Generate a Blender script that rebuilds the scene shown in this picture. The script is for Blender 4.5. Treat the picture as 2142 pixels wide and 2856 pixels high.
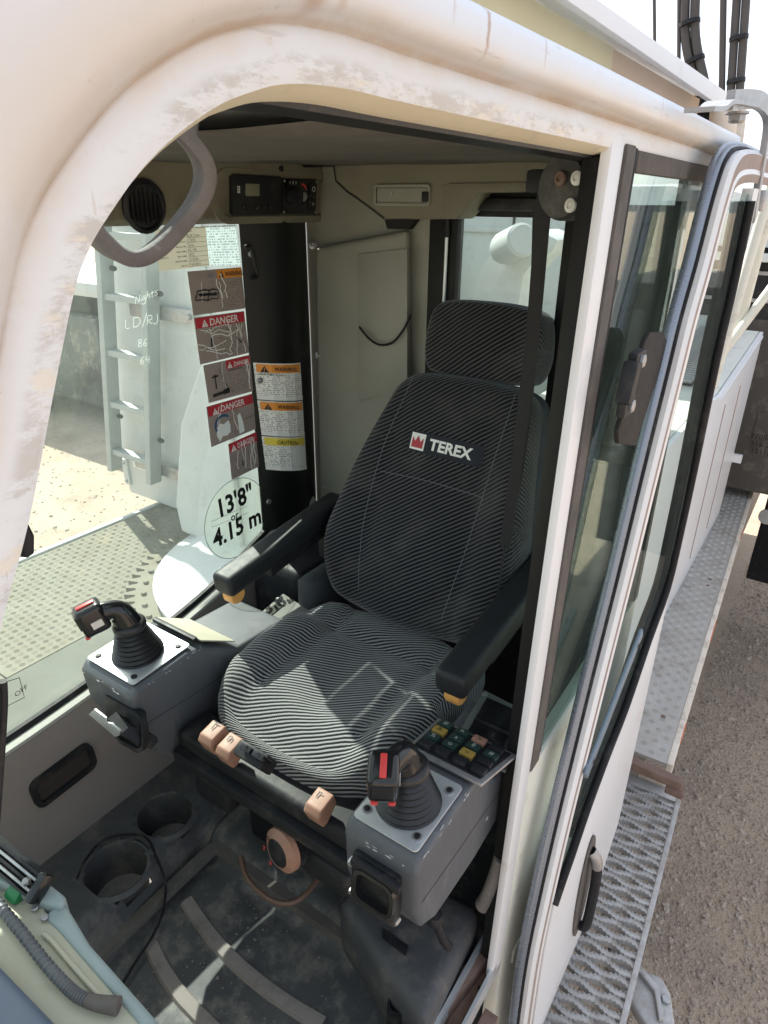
import bpy, bmesh, math, random
from mathutils import Vector as V, Matrix, noise
from math import sin, cos, pi, radians
rnd = random.Random(11)
S = bpy.context.scene
for o in list(bpy.data.objects):
    bpy.data.objects.remove(o)

# ---------------------------------------------------------------- camera, sky, sun, exposure
FPX = 1850.0
CAM = V((-.85, 1.52, 1.42))
_az, _pt, _rl = radians(34.2), radians(25), radians(.5)
_hf = V((sin(_az), -cos(_az), 0)); _rt = V((-cos(_az), -sin(_az), 0))
FW = _hf * cos(_pt) + V((0, 0, -sin(_pt))); _up = _rt.cross(FW)
RT = _rt * cos(_rl) + _up * sin(_rl); UP = _up * cos(_rl) - _rt * sin(_rl)
cd = bpy.data.cameras.new('camera'); cam = bpy.data.objects.new('camera', cd); S.collection.objects.link(cam)
cd.sensor_fit = 'HORIZONTAL'; cd.sensor_width = 36; cd.lens = FPX / 2142 * 36
cd.clip_start = .02; cd.clip_end = 2000
_m = Matrix((RT, UP, -FW)).transposed().to_4x4(); _m.translation = CAM; cam.matrix_world = _m
S.camera = cam

SUN_TRAVEL = V((-.917, .399, 0)).normalized() * cos(radians(44)) + V((0, 0, -sin(radians(44))))
w = bpy.data.worlds.new('World'); S.world = w; w.use_nodes = True
nt = w.node_tree; bgn = nt.nodes['Background']
sky = nt.nodes.new('ShaderNodeTexSky'); sky.sky_type = 'NISHITA'; sky.sun_disc = False
sky.sun_elevation = radians(44); sky.sun_rotation = math.atan2(.917, -.399)
sky.air_density = 1.0; sky.dust_density = 2.5; sky.ozone_density = 1.0
_tc = nt.nodes.new('ShaderNodeTexCoord'); _cn = nt.nodes.new('ShaderNodeTexNoise'); _cn.inputs['Scale'].default_value = 2.2; _cn.inputs['Detail'].default_value = 8; _cn.inputs['Roughness'].default_value = .6
_cr = nt.nodes.new('ShaderNodeMapRange'); _cr.inputs[1].default_value = .35; _cr.inputs[2].default_value = .7; _cr.inputs[3].default_value = .2; _cr.inputs[4].default_value = .95   # thin high cloud over the whole sky
_cm = nt.nodes.new('ShaderNodeMix'); _cm.data_type = 'RGBA'; _cm.inputs[7].default_value = (6.1, 6.4, 6.9, 1)
nt.links.new(_tc.outputs['Generated'], _cn.inputs['Vector']); nt.links.new(_cn.outputs[0], _cr.inputs[0]); nt.links.new(_cr.outputs[0], _cm.inputs[0]); nt.links.new(sky.outputs[0], _cm.inputs[6])
nt.links.new(_cm.outputs[2], bgn.inputs[0]); bgn.inputs[1].default_value = .112
sd = bpy.data.lights.new('sun', 'SUN'); sun = bpy.data.objects.new('sun', sd); S.collection.objects.link(sun)
sd.energy = 5.0; sd.angle = radians(.55); sd.color = (1, .95, .87)
sun.rotation_euler = SUN_TRAVEL.to_track_quat('-Z', 'Y').to_euler(); sun.location = (6, -3, 8)
vs = S.view_settings; vs.view_transform = 'Standard'; vs.look = 'None'; vs.gamma = 1; vs.use_curve_mapping = False
vs.exposure = 1.22
S.cycles.use_denoising = True
S.cycles.max_bounces = 10; S.cycles.diffuse_bounces = 5; S.cycles.transparent_max_bounces = 24
S.cycles.sample_clamp_indirect = 6

# ---------------------------------------------------------------- helpers
def ray(px, py):
    return FW * FPX + RT * (px - 1071) - UP * (py - 1428)
def at(px, py, ax, v):
    """the point of the plane ax = v (cab metres) that shows at a spot of the photograph"""
    d = ray(px, py); i = 'xyz'.index(ax)
    return CAM + d * ((v - CAM[i]) / d[i])
def atp(px, py, p0, n):
    d = ray(px, py); n = V(n)
    return CAM + d * ((V(p0) - CAM).dot(n) / d.dot(n))

def thing(name, label=None, cat=None, loc=(0, 0, 0), group=None, kind=None):
    o = bpy.data.objects.new(name, None); S.collection.objects.link(o); o.location = loc; o.empty_display_size = .05
    return tag(o, label, cat, group, kind)
def tag(o, label=None, cat=None, group=None, kind=None):
    for k, v in (('label', label), ('category', cat), ('group', group), ('kind', kind)):
        if v: o[k] = v
    return o
def root_loc(p):
    return p.location if p.parent is None else V((0, 0, 0))
def link(name, me, mat, parent):
    o = bpy.data.objects.new(name, me); S.collection.objects.link(o)
    if mat is not None:
        for m in (mat if isinstance(mat, (list, tuple)) else [mat]): me.materials.append(m)
    if parent is not None:
        o.parent = parent; o.matrix_parent_inverse = Matrix.Translation(-root_loc(parent))
    return o
def mk(name, vs_, fs, mat, parent=None, smooth=None, bevel=0, seg=2, uv=None, fix=True):
    """one mesh object from vertices and faces; bevel rounds its sharp edges"""
    me = bpy.data.meshes.new(name); bm = bmesh.new()
    bv = [bm.verts.new(v) for v in vs_]
    for f in fs:
        try: bm.faces.new([bv[i] for i in f])
        except ValueError: pass
    if fix: bmesh.ops.recalc_face_normals(bm, faces=bm.faces)
    if bevel:
        bm.normal_update()
        ed = [e for e in bm.edges if len(e.link_faces) == 2 and e.calc_face_angle(0) > radians(28)]
        bmesh.ops.bevel(bm, geom=ed, offset=bevel, segments=seg, profile=.6, affect='EDGES', clamp_overlap=True)
    if uv:
        bm.verts.index_update(); ul = bm.loops.layers.uv.new('uv')
        for f in bm.faces:
            for l in f.loops: l[ul].uv = uv[l.vert.index]
    bm.to_mesh(me); bm.free()
    if smooth is None and bevel: smooth = 40
    if smooth:
        for p in me.polygons: p.use_smooth = True
        me.set_sharp_from_angle(angle=radians(smooth if smooth is not True else 45))
    return link(name, me, mat, parent)
def fr(xd, yd):
    x = V(xd).normalized(); y = V(yd); y = (y - x * y.dot(x)).normalized(); return x, y, x.cross(y)
AX = (V((1, 0, 0)), V((0, 1, 0)), V((0, 0, 1)))
BF = [(0, 1, 3, 2), (4, 6, 7, 5), (0, 4, 5, 1), (2, 3, 7, 6), (0, 2, 6, 4), (1, 5, 7, 3)]
def box(name, c, s, mat, parent=None, axes=AX, bevel=0, seg=2):
    c = V(c); a, b, d = axes
    vs_ = [c + a * (s[0] / 2 * i) + b * (s[1] / 2 * j) + d * (s[2] / 2 * k) for i in (-1, 1) for j in (-1, 1) for k in (-1, 1)]
    return mk(name, vs_, BF, mat, parent, bevel=bevel, seg=seg)
def bx(name, lo, hi, mat, parent=None, bevel=0, seg=2):
    lo, hi = V(lo), V(hi); return box(name, (lo + hi) / 2, hi - lo, mat, parent, bevel=bevel, seg=seg)
def ext(name, pts, vec, mat, parent=None, bevel=0, seg=2, smooth=None):
    """a polygon pushed along vec"""
    n = len(pts); p = [V(q) for q in pts]; vs_ = p + [q + V(vec) for q in p]
    fs = [tuple(range(n)), tuple(range(2 * n - 1, n - 1, -1))] + [(i, (i + 1) % n, n + (i + 1) % n, n + i) for i in range(n)]
    return mk(name, vs_, fs, mat, parent, bevel=bevel, seg=seg, smooth=smooth)
def spline(pts, n=6, closed=False):
    p = [V(q) for q in pts]; out = []; m = len(p)
    for i in range(m if closed else m - 1):
        a, b, c, d = (p[(i + k) % m] if closed else p[min(max(i + k, 0), m - 1)] for k in (-1, 0, 1, 2))
        for j in range(n):
            t = j / n
            out.append(.5 * ((2 * b) + (c - a) * t + (2 * a - 5 * b + 4 * c - d) * t * t + (3 * b - a - 3 * c + d) * t ** 3))
    if not closed: out.append(p[-1])
    return out
def sweep(pts, closed=False, up=(0, 0, 1)):
    """frames (point, side, up) along a path"""
    out = []; m = len(pts); last = None
    for i in range(m):
        a = pts[i - 1] if (i or closed) else pts[i]; b = pts[(i + 1) % m] if (i < m - 1 or closed) else pts[i]
        t = (b - a).normalized()
        ref = V(up) if last is None else last
        if abs(ref.dot(t)) > .97: ref = V((1, 0, 0)) if abs(t.x) < .9 else V((0, 1, 0))
        u = (ref - t * ref.dot(t)).normalized(); last = u
        out.append((pts[i], t.cross(u), u))
    return out
def loft(name, rings, mat, parent=None, closed=True, caps=True, loop=False, smooth=45, uv=None):
    n = len(rings[0]); vs_ = [q for r in rings for q in r]; fs = []; m = len(rings)
    for i in range(m if loop else m - 1):
        for j in range(n if closed else n - 1):
            a = i * n + j; b = i * n + (j + 1) % n; c = ((i + 1) % m) * n
            fs.append((a, b, c + (j + 1) % n, c + j))
    if caps and closed and not loop: fs += [tuple(range(n)), tuple(range((m - 1) * n, m * n))]
    return mk(name, vs_, fs, mat, parent, smooth=smooth, uv=uv)
def tube(name, pts, r, mat, parent=None, sides=8, closed=False, section=None, up=(0, 0, 1), smooth=50):
    pts = [V(p) for p in pts]; rings = []
    for k, (p, s, u) in enumerate(sweep(pts, closed, up)):
        rr = r[k] if isinstance(r, (list, tuple)) else r
        sec = section or [(cos(2 * pi * i / sides), sin(2 * pi * i / sides)) for i in range(sides)]
        rings.append([p + s * (a * rr) + u * (b * rr) for a, b in sec])
    return loft(name, rings, mat, parent, True, not closed, closed, smooth)
def lathe(name, prof, c, axis, mat, parent=None, n=24, caps=True, smooth=40, sx=1, xd=None):
    z = V(axis).normalized(); x = V(xd) if xd else (V((1, 0, 0)) if abs(z.x) < .9 else V((0, 1, 0))); x = (x - z * x.dot(z)).normalized(); y = z.cross(x)
    rings = [[V(c) + z * h + (x * cos(2 * pi * i / n) * sx + y * sin(2 * pi * i / n)) * r for i in range(n)] for r, h in prof]
    return loft(name, rings, mat, parent, True, caps, False, smooth)
def rrect(w_, h_, r, n=5):
    out = []
    for cx, cy, a0 in ((w_ / 2 - r, h_ / 2 - r, 0), (-w_ / 2 + r, h_ / 2 - r, 90), (-w_ / 2 + r, -h_ / 2 + r, 180), (w_ / 2 - r, -h_ / 2 + r, 270)):
        for i in range(n + 1):
            a = radians(a0 + 90 * i / n); out.append((cx + r * cos(a), cy + r * sin(a)))
    return out
def plate(name, c, xd, yd, w_, h_, t, r, mat, parent=None, bevel=0, n=5):
    x, y, z = fr(xd, yd)
    return ext(name, [V(c) + x * a + y * b for a, b in rrect(w_, h_, r, n)], z * t, mat, parent, bevel=bevel, smooth=40)
def ringplate(name, c, xd, yd, w_, h_, r, wid, t, mat, parent=None, n=6):
    """a rounded rectangular frame"""
    x, y, z = fr(xd, yd); c = V(c)
    o = rrect(w_, h_, r, n); i_ = rrect(w_ - 2 * wid, h_ - 2 * wid, max(r - wid, .002), n)
    rings = []
    for k in range(len(o)):
        a, b = o[k]; p, q = i_[k]
        O = c + x * a + y * b; I = c + x * p + y * q
        rings.append([O, O + z * t, I + z * t, I])
    return loft(name, rings, mat, parent, True, False, True, 30)
def bolt(p, nrm, r, h, mat, parent, name='bolt', n=6):
    return lathe(name, [(r, 0), (r, h * .75), (r * .8, h)], p, nrm, mat, parent, n=n, smooth=30)
_tc = {}
def text(name, s, org, xd, yd, h, mat, parent, bold=0, align='LEFT', sx=1.0, lift=.0):
    """flat lettering as a mesh; h = capital height"""
    key = (s, bold, align)
    if key not in _tc:
        cu = bpy.data.curves.new('t', 'FONT'); cu.body = s; cu.size = 1; cu.align_x = align; cu.offset = bold; cu.resolution_u = 2
        ob = bpy.data.objects.new('t', cu); S.collection.objects.link(ob)
        bpy.context.view_layer.update()
        me = bpy.data.meshes.new_from_object(ob.evaluated_get(bpy.context.evaluated_depsgraph_get()))
        _tc[key] = ([v.co.copy() for v in me.vertices], [tuple(p.vertices) for p in me.polygons])
        bpy.data.objects.remove(ob); bpy.data.curves.remove(cu); bpy.data.meshes.remove(me)
    x, y, z = fr(xd, yd); k = h / .69
    vs_, fs = _tc[key]
    return mk(name, [V(org) + x * (v.x * k * sx) + y * (v.y * k) + z * lift for v in vs_], fs, mat, parent, fix=False)
def flatline(name, pts, wd, nrm, mat, parent):
    """a thin flat line along points, facing nrm"""
    n = V(nrm).normalized(); p = [V(q) for q in pts]; vs_ = []; fs = []
    for i, q in enumerate(p):
        t = (p[min(i + 1, len(p) - 1)] - p[max(i - 1, 0)]).normalized(); s = t.cross(n).normalized() * (wd / 2)
        vs_ += [q - s, q + s]
        if i: fs.append((2 * i - 2, 2 * i - 1, 2 * i + 1, 2 * i))
    return mk(name, vs_, fs, mat, parent)

# ---------------------------------------------------------------- materials
def N(nt, t, **k):
    n = nt.nodes.new(t)
    for a, b in k.items(): setattr(n, a, b)
    return n
def mat(name, col, rough=.5, metal=0.0, col2=None, scale=8, amt=.5, bump=0, bscale=200, dirt=None, dscale=5, damt=.5, stretch=(1, 1, 1), spec=.5, coat=0, wear=None, wscale=30, wamt=.5, bdist=.002, transl=0):
    m = bpy.data.materials.new(name); m.use_nodes = True; nt = m.node_tree; L = nt.links.new
    b = nt.nodes['Principled BSDF']; b.inputs['Roughness'].default_value = rough; b.inputs['Metallic'].default_value = metal
    b.inputs['Specular IOR Level'].default_value = spec; b.inputs['Coat Weight'].default_value = coat
    tc = N(nt, 'ShaderNodeTexCoord'); mp = N(nt, 'ShaderNodeMapping'); mp.inputs['Scale'].default_value = stretch
    L(tc.outputs['Object'], mp.inputs[0]); co = mp.outputs[0]
    col = (*col, 1); cur = None
    def noise_(sc, det=6, rgh=.6):
        n = N(nt, 'ShaderNodeTexNoise'); n.inputs['Scale'].default_value = sc; n.inputs['Detail'].default_value = det; n.inputs['Roughness'].default_value = rgh
        L(co, n.inputs['Vector']); return n.outputs[0]
    def mix(fac, a, c2):
        x = N(nt, 'ShaderNodeMix', data_type='RGBA'); L(fac, x.inputs[0])
        if isinstance(a, tuple): x.inputs[6].default_value = a
        else: L(a, x.inputs[6])
        x.inputs[7].default_value = (*c2, 1); return x.outputs[2]
    def ramp(f, lo, hi, top=1.0):
        r = N(nt, 'ShaderNodeMapRange'); r.inputs[1].default_value = lo; r.inputs[2].default_value = hi; r.inputs[4].default_value = top
        L(f, r.inputs[0]); return r.outputs[0]
    cur = col
    n0 = noise_(scale)
    cur = mix(ramp(n0, .3, .7, amt), cur, col2 if col2 else tuple(c * .72 for c in col[:3]))
    if dirt: cur = mix(ramp(noise_(dscale, 9, .68), .62 - .25 * damt, .78 - .1 * damt, .85), cur, dirt)
    if wear: cur = mix(ramp(noise_(wscale, 10, .75), .72 - .14 * wamt, .75 - .12 * wamt), cur, wear)
    L(cur, b.inputs['Base Color'])
    rr = N(nt, 'ShaderNodeMapRange'); rr.inputs[3].default_value = max(rough - .09, .02); rr.inputs[4].default_value = min(rough + .13, 1)
    L(noise_(scale * 3.1), rr.inputs[0]); L(rr.outputs[0], b.inputs['Roughness'])
    if bump:
        bn = N(nt, 'ShaderNodeBump'); bn.inputs['Strength'].default_value = bump; bn.inputs['Distance'].default_value = bdist
        L(noise_(bscale, 4, .6), bn.inputs['Height']); L(bn.outputs[0], b.inputs['Normal'])
    if transl: see_light(nt, b, cur, transl)
    return m
def see_light(nt, b, col, f):
    """thin paper or paint film that light shines through"""
    t = N(nt, 'ShaderNodeBsdfTranslucent'); x = N(nt, 'ShaderNodeMixShader'); x.inputs[0].default_value = f
    if isinstance(col, tuple): t.inputs[0].default_value = col
    else: nt.links.new(col, t.inputs[0])
    nt.links.new(b.outputs[0], x.inputs[1]); nt.links.new(t.outputs[0], x.inputs[2]); nt.links.new(x.outputs[0], nt.nodes['Material Output'].inputs[0])
def fabric(name, dark, light, period, ang, coord='UV'):
    """striped woven seat cloth: pale ribs on a dark ground, with a zig-zag twill"""
    m = bpy.data.materials.new(name); m.use_nodes = True; nt = m.node_tree; L = nt.links.new
    b = nt.nodes['Principled BSDF']; b.inputs['Roughness'].default_value = .95; b.inputs['Specular IOR Level'].default_value = .15
    b.inputs['Sheen Weight'].default_value = .25
    tc = N(nt, 'ShaderNodeTexCoord'); sp = N(nt, 'ShaderNodeSeparateXYZ')
    mp = N(nt, 'ShaderNodeMapping'); mp.inputs['Rotation'].default_value = (0, 0, radians(ang)); L(tc.outputs[coord], mp.inputs[0]); L(mp.outputs[0], sp.inputs[0])
    def M(op, a, c=None):
        x = N(nt, 'ShaderNodeMath', operation=op)
        for i, q in enumerate((a, c)):
            if q is None: continue
            if isinstance(q, (int, float)): x.inputs[i].default_value = q
            else: L(q, x.inputs[i])
        return x.outputs[0]
    wob = N(nt, 'ShaderNodeTexNoise'); wob.inputs['Scale'].default_value = 14; L(mp.outputs[0], wob.inputs[0])
    zig = M('MULTIPLY', M('PINGPONG', sp.outputs[0], .002), .45)
    s = M('ADD', M('ADD', sp.outputs[1], zig), M('MULTIPLY', wob.outputs[0], .006))
    st = M('SINE', M('MULTIPLY', s, 2 * pi / period))
    r = N(nt, 'ShaderNodeMapRange'); r.inputs[1].default_value = -.15; r.inputs[2].default_value = .5; L(st, r.inputs[0])
    fine = N(nt, 'ShaderNodeTexNoise'); fine.inputs['Scale'].default_value = 900; L(tc.outputs[coord], fine.inputs[0])
    f = M('MULTIPLY', r.outputs[0], M('ADD', M('MULTIPLY', fine.outputs[0], .9), .5))
    dust = N(nt, 'ShaderNodeTexNoise'); dust.inputs['Scale'].default_value = 7; dust.inputs['Detail'].default_value = 8; L(tc.outputs[coord], dust.inputs[0])
    x = N(nt, 'ShaderNodeMix', data_type='RGBA'); L(f, x.inputs[0]); x.inputs[6].default_value = (*dark, 1); x.inputs[7].default_value = (*light, 1)
    y = N(nt, 'ShaderNodeMix', data_type='RGBA'); L(M('MULTIPLY', M('MAXIMUM', M('SUBTRACT', dust.outputs[0], .5), 0), .5), y.inputs[0]); L(x.outputs[2], y.inputs[6]); y.inputs[7].default_value = (.3, .28, .25, 1)
    L(y.outputs[2], b.inputs['Base Color'])
    bn = N(nt, 'ShaderNodeBump'); bn.inputs['Strength'].default_value = .6; bn.inputs['Distance'].default_value = .0009; L(st, bn.inputs['Height']); L(bn.outputs[0], b.inputs['Normal'])
    return m
def glass(name, tint, dust=.05, dcol=(.8, .85, .8), sc=20, refl=1.0):
    """a pane: tinted see-through with Fresnel reflection and a film of dust"""
    m = bpy.data.materials.new(name); m.use_nodes = True; nt = m.node_tree; L = nt.links.new
    nt.nodes.remove(nt.nodes['Principled BSDF']); out = nt.nodes['Material Output']
    t = N(nt, 'ShaderNodeBsdfTransparent'); t.inputs[0].default_value = (*tint, 1)
    g = N(nt, 'ShaderNodeBsdfGlossy'); g.inputs['Roughness'].default_value = .03; g.inputs[0].default_value = (.95, 1, .98, 1)
    d = N(nt, 'ShaderNodeBsdfDiffuse'); d.inputs[0].default_value = (*dcol, 1)
    tr = N(nt, 'ShaderNodeBsdfTranslucent'); tr.inputs[0].default_value = (*dcol, 1)
    dd = N(nt, 'ShaderNodeAddShader'); hm = N(nt, 'ShaderNodeMixShader'); hm.inputs[0].default_value = .5; L(d.outputs[0], hm.inputs[1]); L(tr.outputs[0], hm.inputs[2])
    lw = N(nt, 'ShaderNodeLayerWeight'); lw.inputs[0].default_value = .5
    fp = N(nt, 'ShaderNodeMath', operation='POWER'); fp.inputs[1].default_value = 4.5; L(lw.outputs['Facing'], fp.inputs[0])
    fm = N(nt, 'ShaderNodeMath', operation='MULTIPLY_ADD', use_clamp=True); fm.inputs[1].default_value = .9 * refl; fm.inputs[2].default_value = .03 * refl; L(fp.outputs[0], fm.inputs[0])
    m1 = N(nt, 'ShaderNodeMixShader'); L(fm.outputs[0], m1.inputs[0]); L(t.outputs[0], m1.inputs[1]); L(g.outputs[0], m1.inputs[2])
    tc = N(nt, 'ShaderNodeTexCoord'); n = N(nt, 'ShaderNodeTexNoise'); n.inputs['Scale'].default_value = sc; n.inputs['Detail'].default_value = 9; n.inputs['Roughness'].default_value = .75; L(tc.outputs['Object'], n.inputs[0])
    n2 = N(nt, 'ShaderNodeTexVoronoi'); n2.inputs['Scale'].default_value = 55; L(tc.outputs['Object'], n2.inputs[0])
    r2 = N(nt, 'ShaderNodeMapRange'); r2.inputs[1].default_value = .11; r2.inputs[2].default_value = .05; r2.inputs[4].default_value = dust * 2.5; L(n2.outputs[0], r2.inputs[0])
    r = N(nt, 'ShaderNodeMapRange'); r.inputs[1].default_value = .3; r.inputs[2].default_value = .75; r.inputs[3].default_value = dust * .4; r.inputs[4].default_value = dust * 2.2; L(n.outputs[0], r.inputs[0])
    mx = N(nt, 'ShaderNodeMath', operation='MAXIMUM'); L(r.outputs[0], mx.inputs[0]); L(r2.outputs[0], mx.inputs[1])
    m2 = N(nt, 'ShaderNodeMixShader'); L(mx.outputs[0], m2.inputs[0]); L(m1.outputs[0], m2.inputs[1]); L(hm.outputs[0], m2.inputs[2])
    L(m2.outputs[0], out.inputs[0]); return m
def printed(name, paper, ink, rows=60, fill=.5, transl=0):
    """paper with rows of fine print too small to read (UV in metres across and down)"""
    m = bpy.data.materials.new(name); m.use_nodes = True; nt = m.node_tree; L = nt.links.new; b = nt.nodes['Principled BSDF']; b.inputs['Roughness'].default_value = .6
    tc = N(nt, 'ShaderNodeTexCoord'); sp = N(nt, 'ShaderNodeSeparateXYZ'); L(tc.outputs['UV'], sp.inputs[0])
    def M(op, a, c=None):
        x = N(nt, 'ShaderNodeMath', operation=op)
        for i, q in enumerate((a, c)):
            if q is None: continue
            if isinstance(q, (int, float)): x.inputs[i].default_value = q
            else: L(q, x.inputs[i])
        return x.outputs[0]
    row = M('MULTIPLY', sp.outputs[1], rows); inrow = M('LESS_THAN', M('FRACT', row), .52)
    cmb = N(nt, 'ShaderNodeCombineXYZ'); L(M('MULTIPLY', sp.outputs[0], rows * 1.3), cmb.inputs[0]); L(M('MULTIPLY', M('FLOOR', row), 7.31), cmb.inputs[1])
    n = N(nt, 'ShaderNodeTexNoise'); n.inputs['Scale'].default_value = 1; n.inputs['Detail'].default_value = 3; L(cmb.outputs[0], n.inputs[0])
    f = M('MULTIPLY', inrow, M('GREATER_THAN', n.outputs[0], 1 - fill))
    x = N(nt, 'ShaderNodeMix', data_type='RGBA'); L(M('MULTIPLY', f, .65), x.inputs[0]); x.inputs[6].default_value = (*paper, 1); x.inputs[7].default_value = (*ink, 1)
    L(x.outputs[2], b.inputs['Base Color'])
    if transl: see_light(nt, b, x.outputs[2], transl)
    return m

WHITE = mat('white_paint', (.69, .70, .72), .42, col2=(.67, .665, .66), scale=3.5, amt=.8, dirt=(.56, .48, .39), dscale=9, damt=.08, bump=.05, bscale=60, coat=.15)
WHITE_D = mat('white_paint_dirty', (.70, .645, .57), .5, col2=(.56, .47, .36), scale=5, amt=.7, dirt=(.30, .25, .2), dscale=14, damt=.45, wear=(.25, .15, .08), wscale=40, wamt=.15, bump=.1, bscale=90)
RUSTY = mat('rust_spotted_paint', (.76, .64, .52), .6, col2=(.66, .54, .42), scale=6, amt=.8, wear=(.20, .11, .06), wscale=22, wamt=.5, bump=.15, bscale=70)
CREAM = mat('cream_panel', (.80, .77, .55), .6, amt=.25)
CREAMW = mat('cream_white_metal', (.66, .66, .58), .4, scale=5, amt=.35, dirt=(.34, .31, .26), dscale=12, damt=.25)
BLACK = mat('black_paint', (.010, .010, .010), .5, spec=.25, scale=9, amt=.5, wear=(.16, .14, .12), wscale=26, wamt=.12, bump=.08, bscale=120)
PILLAR = mat('black_pillar_trim', (.007, .008, .0075), .4, spec=.25, scale=4, amt=.4, dirt=(.03, .034, .03), dscale=5, damt=.3, stretch=(1, 1, .15), bump=.05, bscale=160)
RUBBER = mat('black_rubber', (.010, .010, .012), .6, spec=.25, scale=20, amt=.4, dirt=(.08, .075, .07), dscale=15, damt=.3)
RUBBER_D = mat('dusty_rubber', (.12, .105, .095), .8, col2=(.05, .045, .042), scale=16, amt=.8, bump=.2, bscale=120)
SEAL = mat('blue_grey_seal', (.22, .25, .30), .26, metal=.45, col2=(.19, .215, .26), scale=12, amt=.4, bump=.02, bscale=500)
BROWN = mat('dusty_brown_channel', (.25, .19, .165), .7, col2=(.36, .30, .27), scale=40, amt=.7, stretch=(1, 1, .06))
OLIVE = mat('olive_trim', (.175, .16, .116), .62, col2=(.13, .118, .082), scale=5, amt=.7, dirt=(.075, .066, .045), dscale=7, damt=.35, bump=.12, bscale=300)
OLIVE_L = mat('pale_olive_panel', (.26, .255, .215), .42, col2=(.20, .193, .157), scale=6, amt=.7, dirt=(.24, .225, .175), dscale=9, damt=.3, wear=(.52, .50, .43), wscale=60, wamt=.10, bump=.06, bscale=120)
LINER = mat('brown_headliner_cloth', (.10, .089, .077), .95, col2=(.055, .048, .042), scale=4, amt=.8, stretch=(1, 1.6, 1), dirt=(.16, .13, .11), dscale=5, damt=.35, bump=.3, bscale=500)
PANEL = mat('taupe_vinyl', (.23, .205, .195), .7, scale=6, amt=.35, bump=.5, bscale=900)
CONSOLE = mat('charcoal_floor_moulding', (.042, .046, .052), .6, col2=(.075, .075, .077), scale=6, amt=.8, dirt=(.17, .15, .13), dscale=13, damt=.5, wear=(.30, .28, .24), wscale=50, wamt=.12, bump=.12, bscale=200)
MAT_ = mat('blue_black_floor_mat', (.034, .038, .043), .62, col2=(.068, .07, .07), scale=7, amt=.8, dirt=(.20, .185, .165), dscale=17, damt=.6, wear=(.40, .37, .32), wscale=44, wamt=.3, bump=.25, bscale=90)
RIB = mat('dusty_grey_rib', (.21, .19, .178), .8, scale=20, amt=.5, dirt=(.10, .09, .085), dscale=16, damt=.5, bump=.2, bscale=200)
POD = mat('blue_grey_plastic', (.070, .077, .087), .42, col2=(.105, .112, .122), scale=7, amt=.7, dirt=(.17, .17, .165), dscale=15, damt=.25, stretch=(1, 1, .3), wear=(.55, .58, .6), wscale=60, wamt=.04, bump=.1, bscale=400)
ALU = mat('satin_aluminium', (.66, .69, .71), .38, metal=.75, col2=(.56, .60, .63), scale=14, amt=.6, wear=(.42, .42, .42), wscale=120, wamt=.12)
STEEL = mat('dull_steel', (.42, .42, .43), .42, metal=.8, scale=25, amt=.6, dirt=(.22, .2, .18), dscale=20, damt=.35)
ZINC = mat('galvanised_steel', (.50, .49, .48), .5, metal=.35, col2=(.33, .32, .305), scale=30, amt=.8, dirt=(.27, .22, .18), dscale=25, damt=.45)
CHECK = mat('tread_plate', (.44, .425, .40), .5, metal=.35, col2=(.33, .31, .28), scale=6, amt=.7, dirt=(.25, .21, .17), dscale=9, damt=.4)
CHECKS = mat('dusty_tread_plate', (.20, .187, .145), .8, spec=.2, col2=(.165, .153, .118), scale=5, amt=.7, dirt=(.165, .145, .105), dscale=7, damt=.5)
GLOSSK = mat('glossy_black_plastic', (.012, .012, .013), .14, amt=.2, scale=30, wear=(.08, .08, .08), wscale=80, wamt=.1)
BOOT = mat('black_rubber_boot', (.014, .014, .015), .38, scale=30, amt=.5, dirt=(.06, .055, .05), dscale=24, damt=.2)
ARM = mat('armrest_foam', (.016, .018, .020), .5, spec=.35, scale=14, amt=.4, wear=(.15, .15, .15), wscale=70, wamt=.1, bump=.15, bscale=300)
DARK = mat('black_plastic', (.013, .014, .017), .5, spec=.3, scale=14, amt=.5, dirt=(.06, .055, .05), dscale=18, damt=.35, bump=.1, bscale=300)
PEACH = mat('peach_plastic', (.30, .165, .115), .55, col2=(.24, .13, .09), scale=40, amt=.6, dirt=(.33, .21, .15), dscale=50, damt=.25)
AMBER = mat('amber_plastic', (.72, .36, .10), .35, col2=(.6, .28, .08), scale=60, amt=.5)
RED = mat('red_button', (.62, .05, .045), .35, amt=.2)
RINGM = mat('mauve_grey_rubber', (.10, .088, .092), .75, col2=(.17, .15, .152), scale=26, amt=.8, dirt=(.30, .28, .27), dscale=45, damt=.08, bump=.3, bscale=160)
INK = mat('black_ink', (.02, .02, .02), .6, amt=.1)
LABELW = mat('label_white', (.78, .78, .74), .5, amt=.12)
ORANGE = mat('label_orange', (.78, .29, .04), .5, amt=.15)
YELLOW = mat('label_yellow', (.80, .64, .08), .5, amt=.15)
LRED = mat('label_red', (.50, .03, .05), .5, amt=.15)
TAUPE = printed('taupe_print', (.33, .27, .245), (.14, .11, .10), 170, .5)
WPRINT = printed('white_print', (.82, .82, .77), (.10, .10, .10), 190, .5)
BPRINT = printed('bluish_print', (.72, .84, .86), (.16, .2, .24), 170, .5, .3)
BEIGE = mat('beige_label', (.42, .39, .31), .6, amt=.2, transl=.3)
TAUPEP = mat('taupe_label', (.33, .27, .245), .6, amt=.2, scale=30)
MARKER = mat('white_marker', (.75, .80, .76), .8, amt=.1, transl=.6)
GREENB = mat('green_button', (.014, .034, .03), .4, amt=.3, scale=40)
YELB = mat('yellow_button', (.30, .205, .045), .4, amt=.3, scale=40)
GREENC = mat('green_plastic', (.02, .20, .07), .3, amt=.2)
BELT = mat('black_webbing', (.016, .016, .018), .75, amt=.4, scale=60, bump=.3, bscale=900)
GL_R = glass('side_glass', (.90, .955, .93), .032, (.76, .87, .82), 7)
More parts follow.
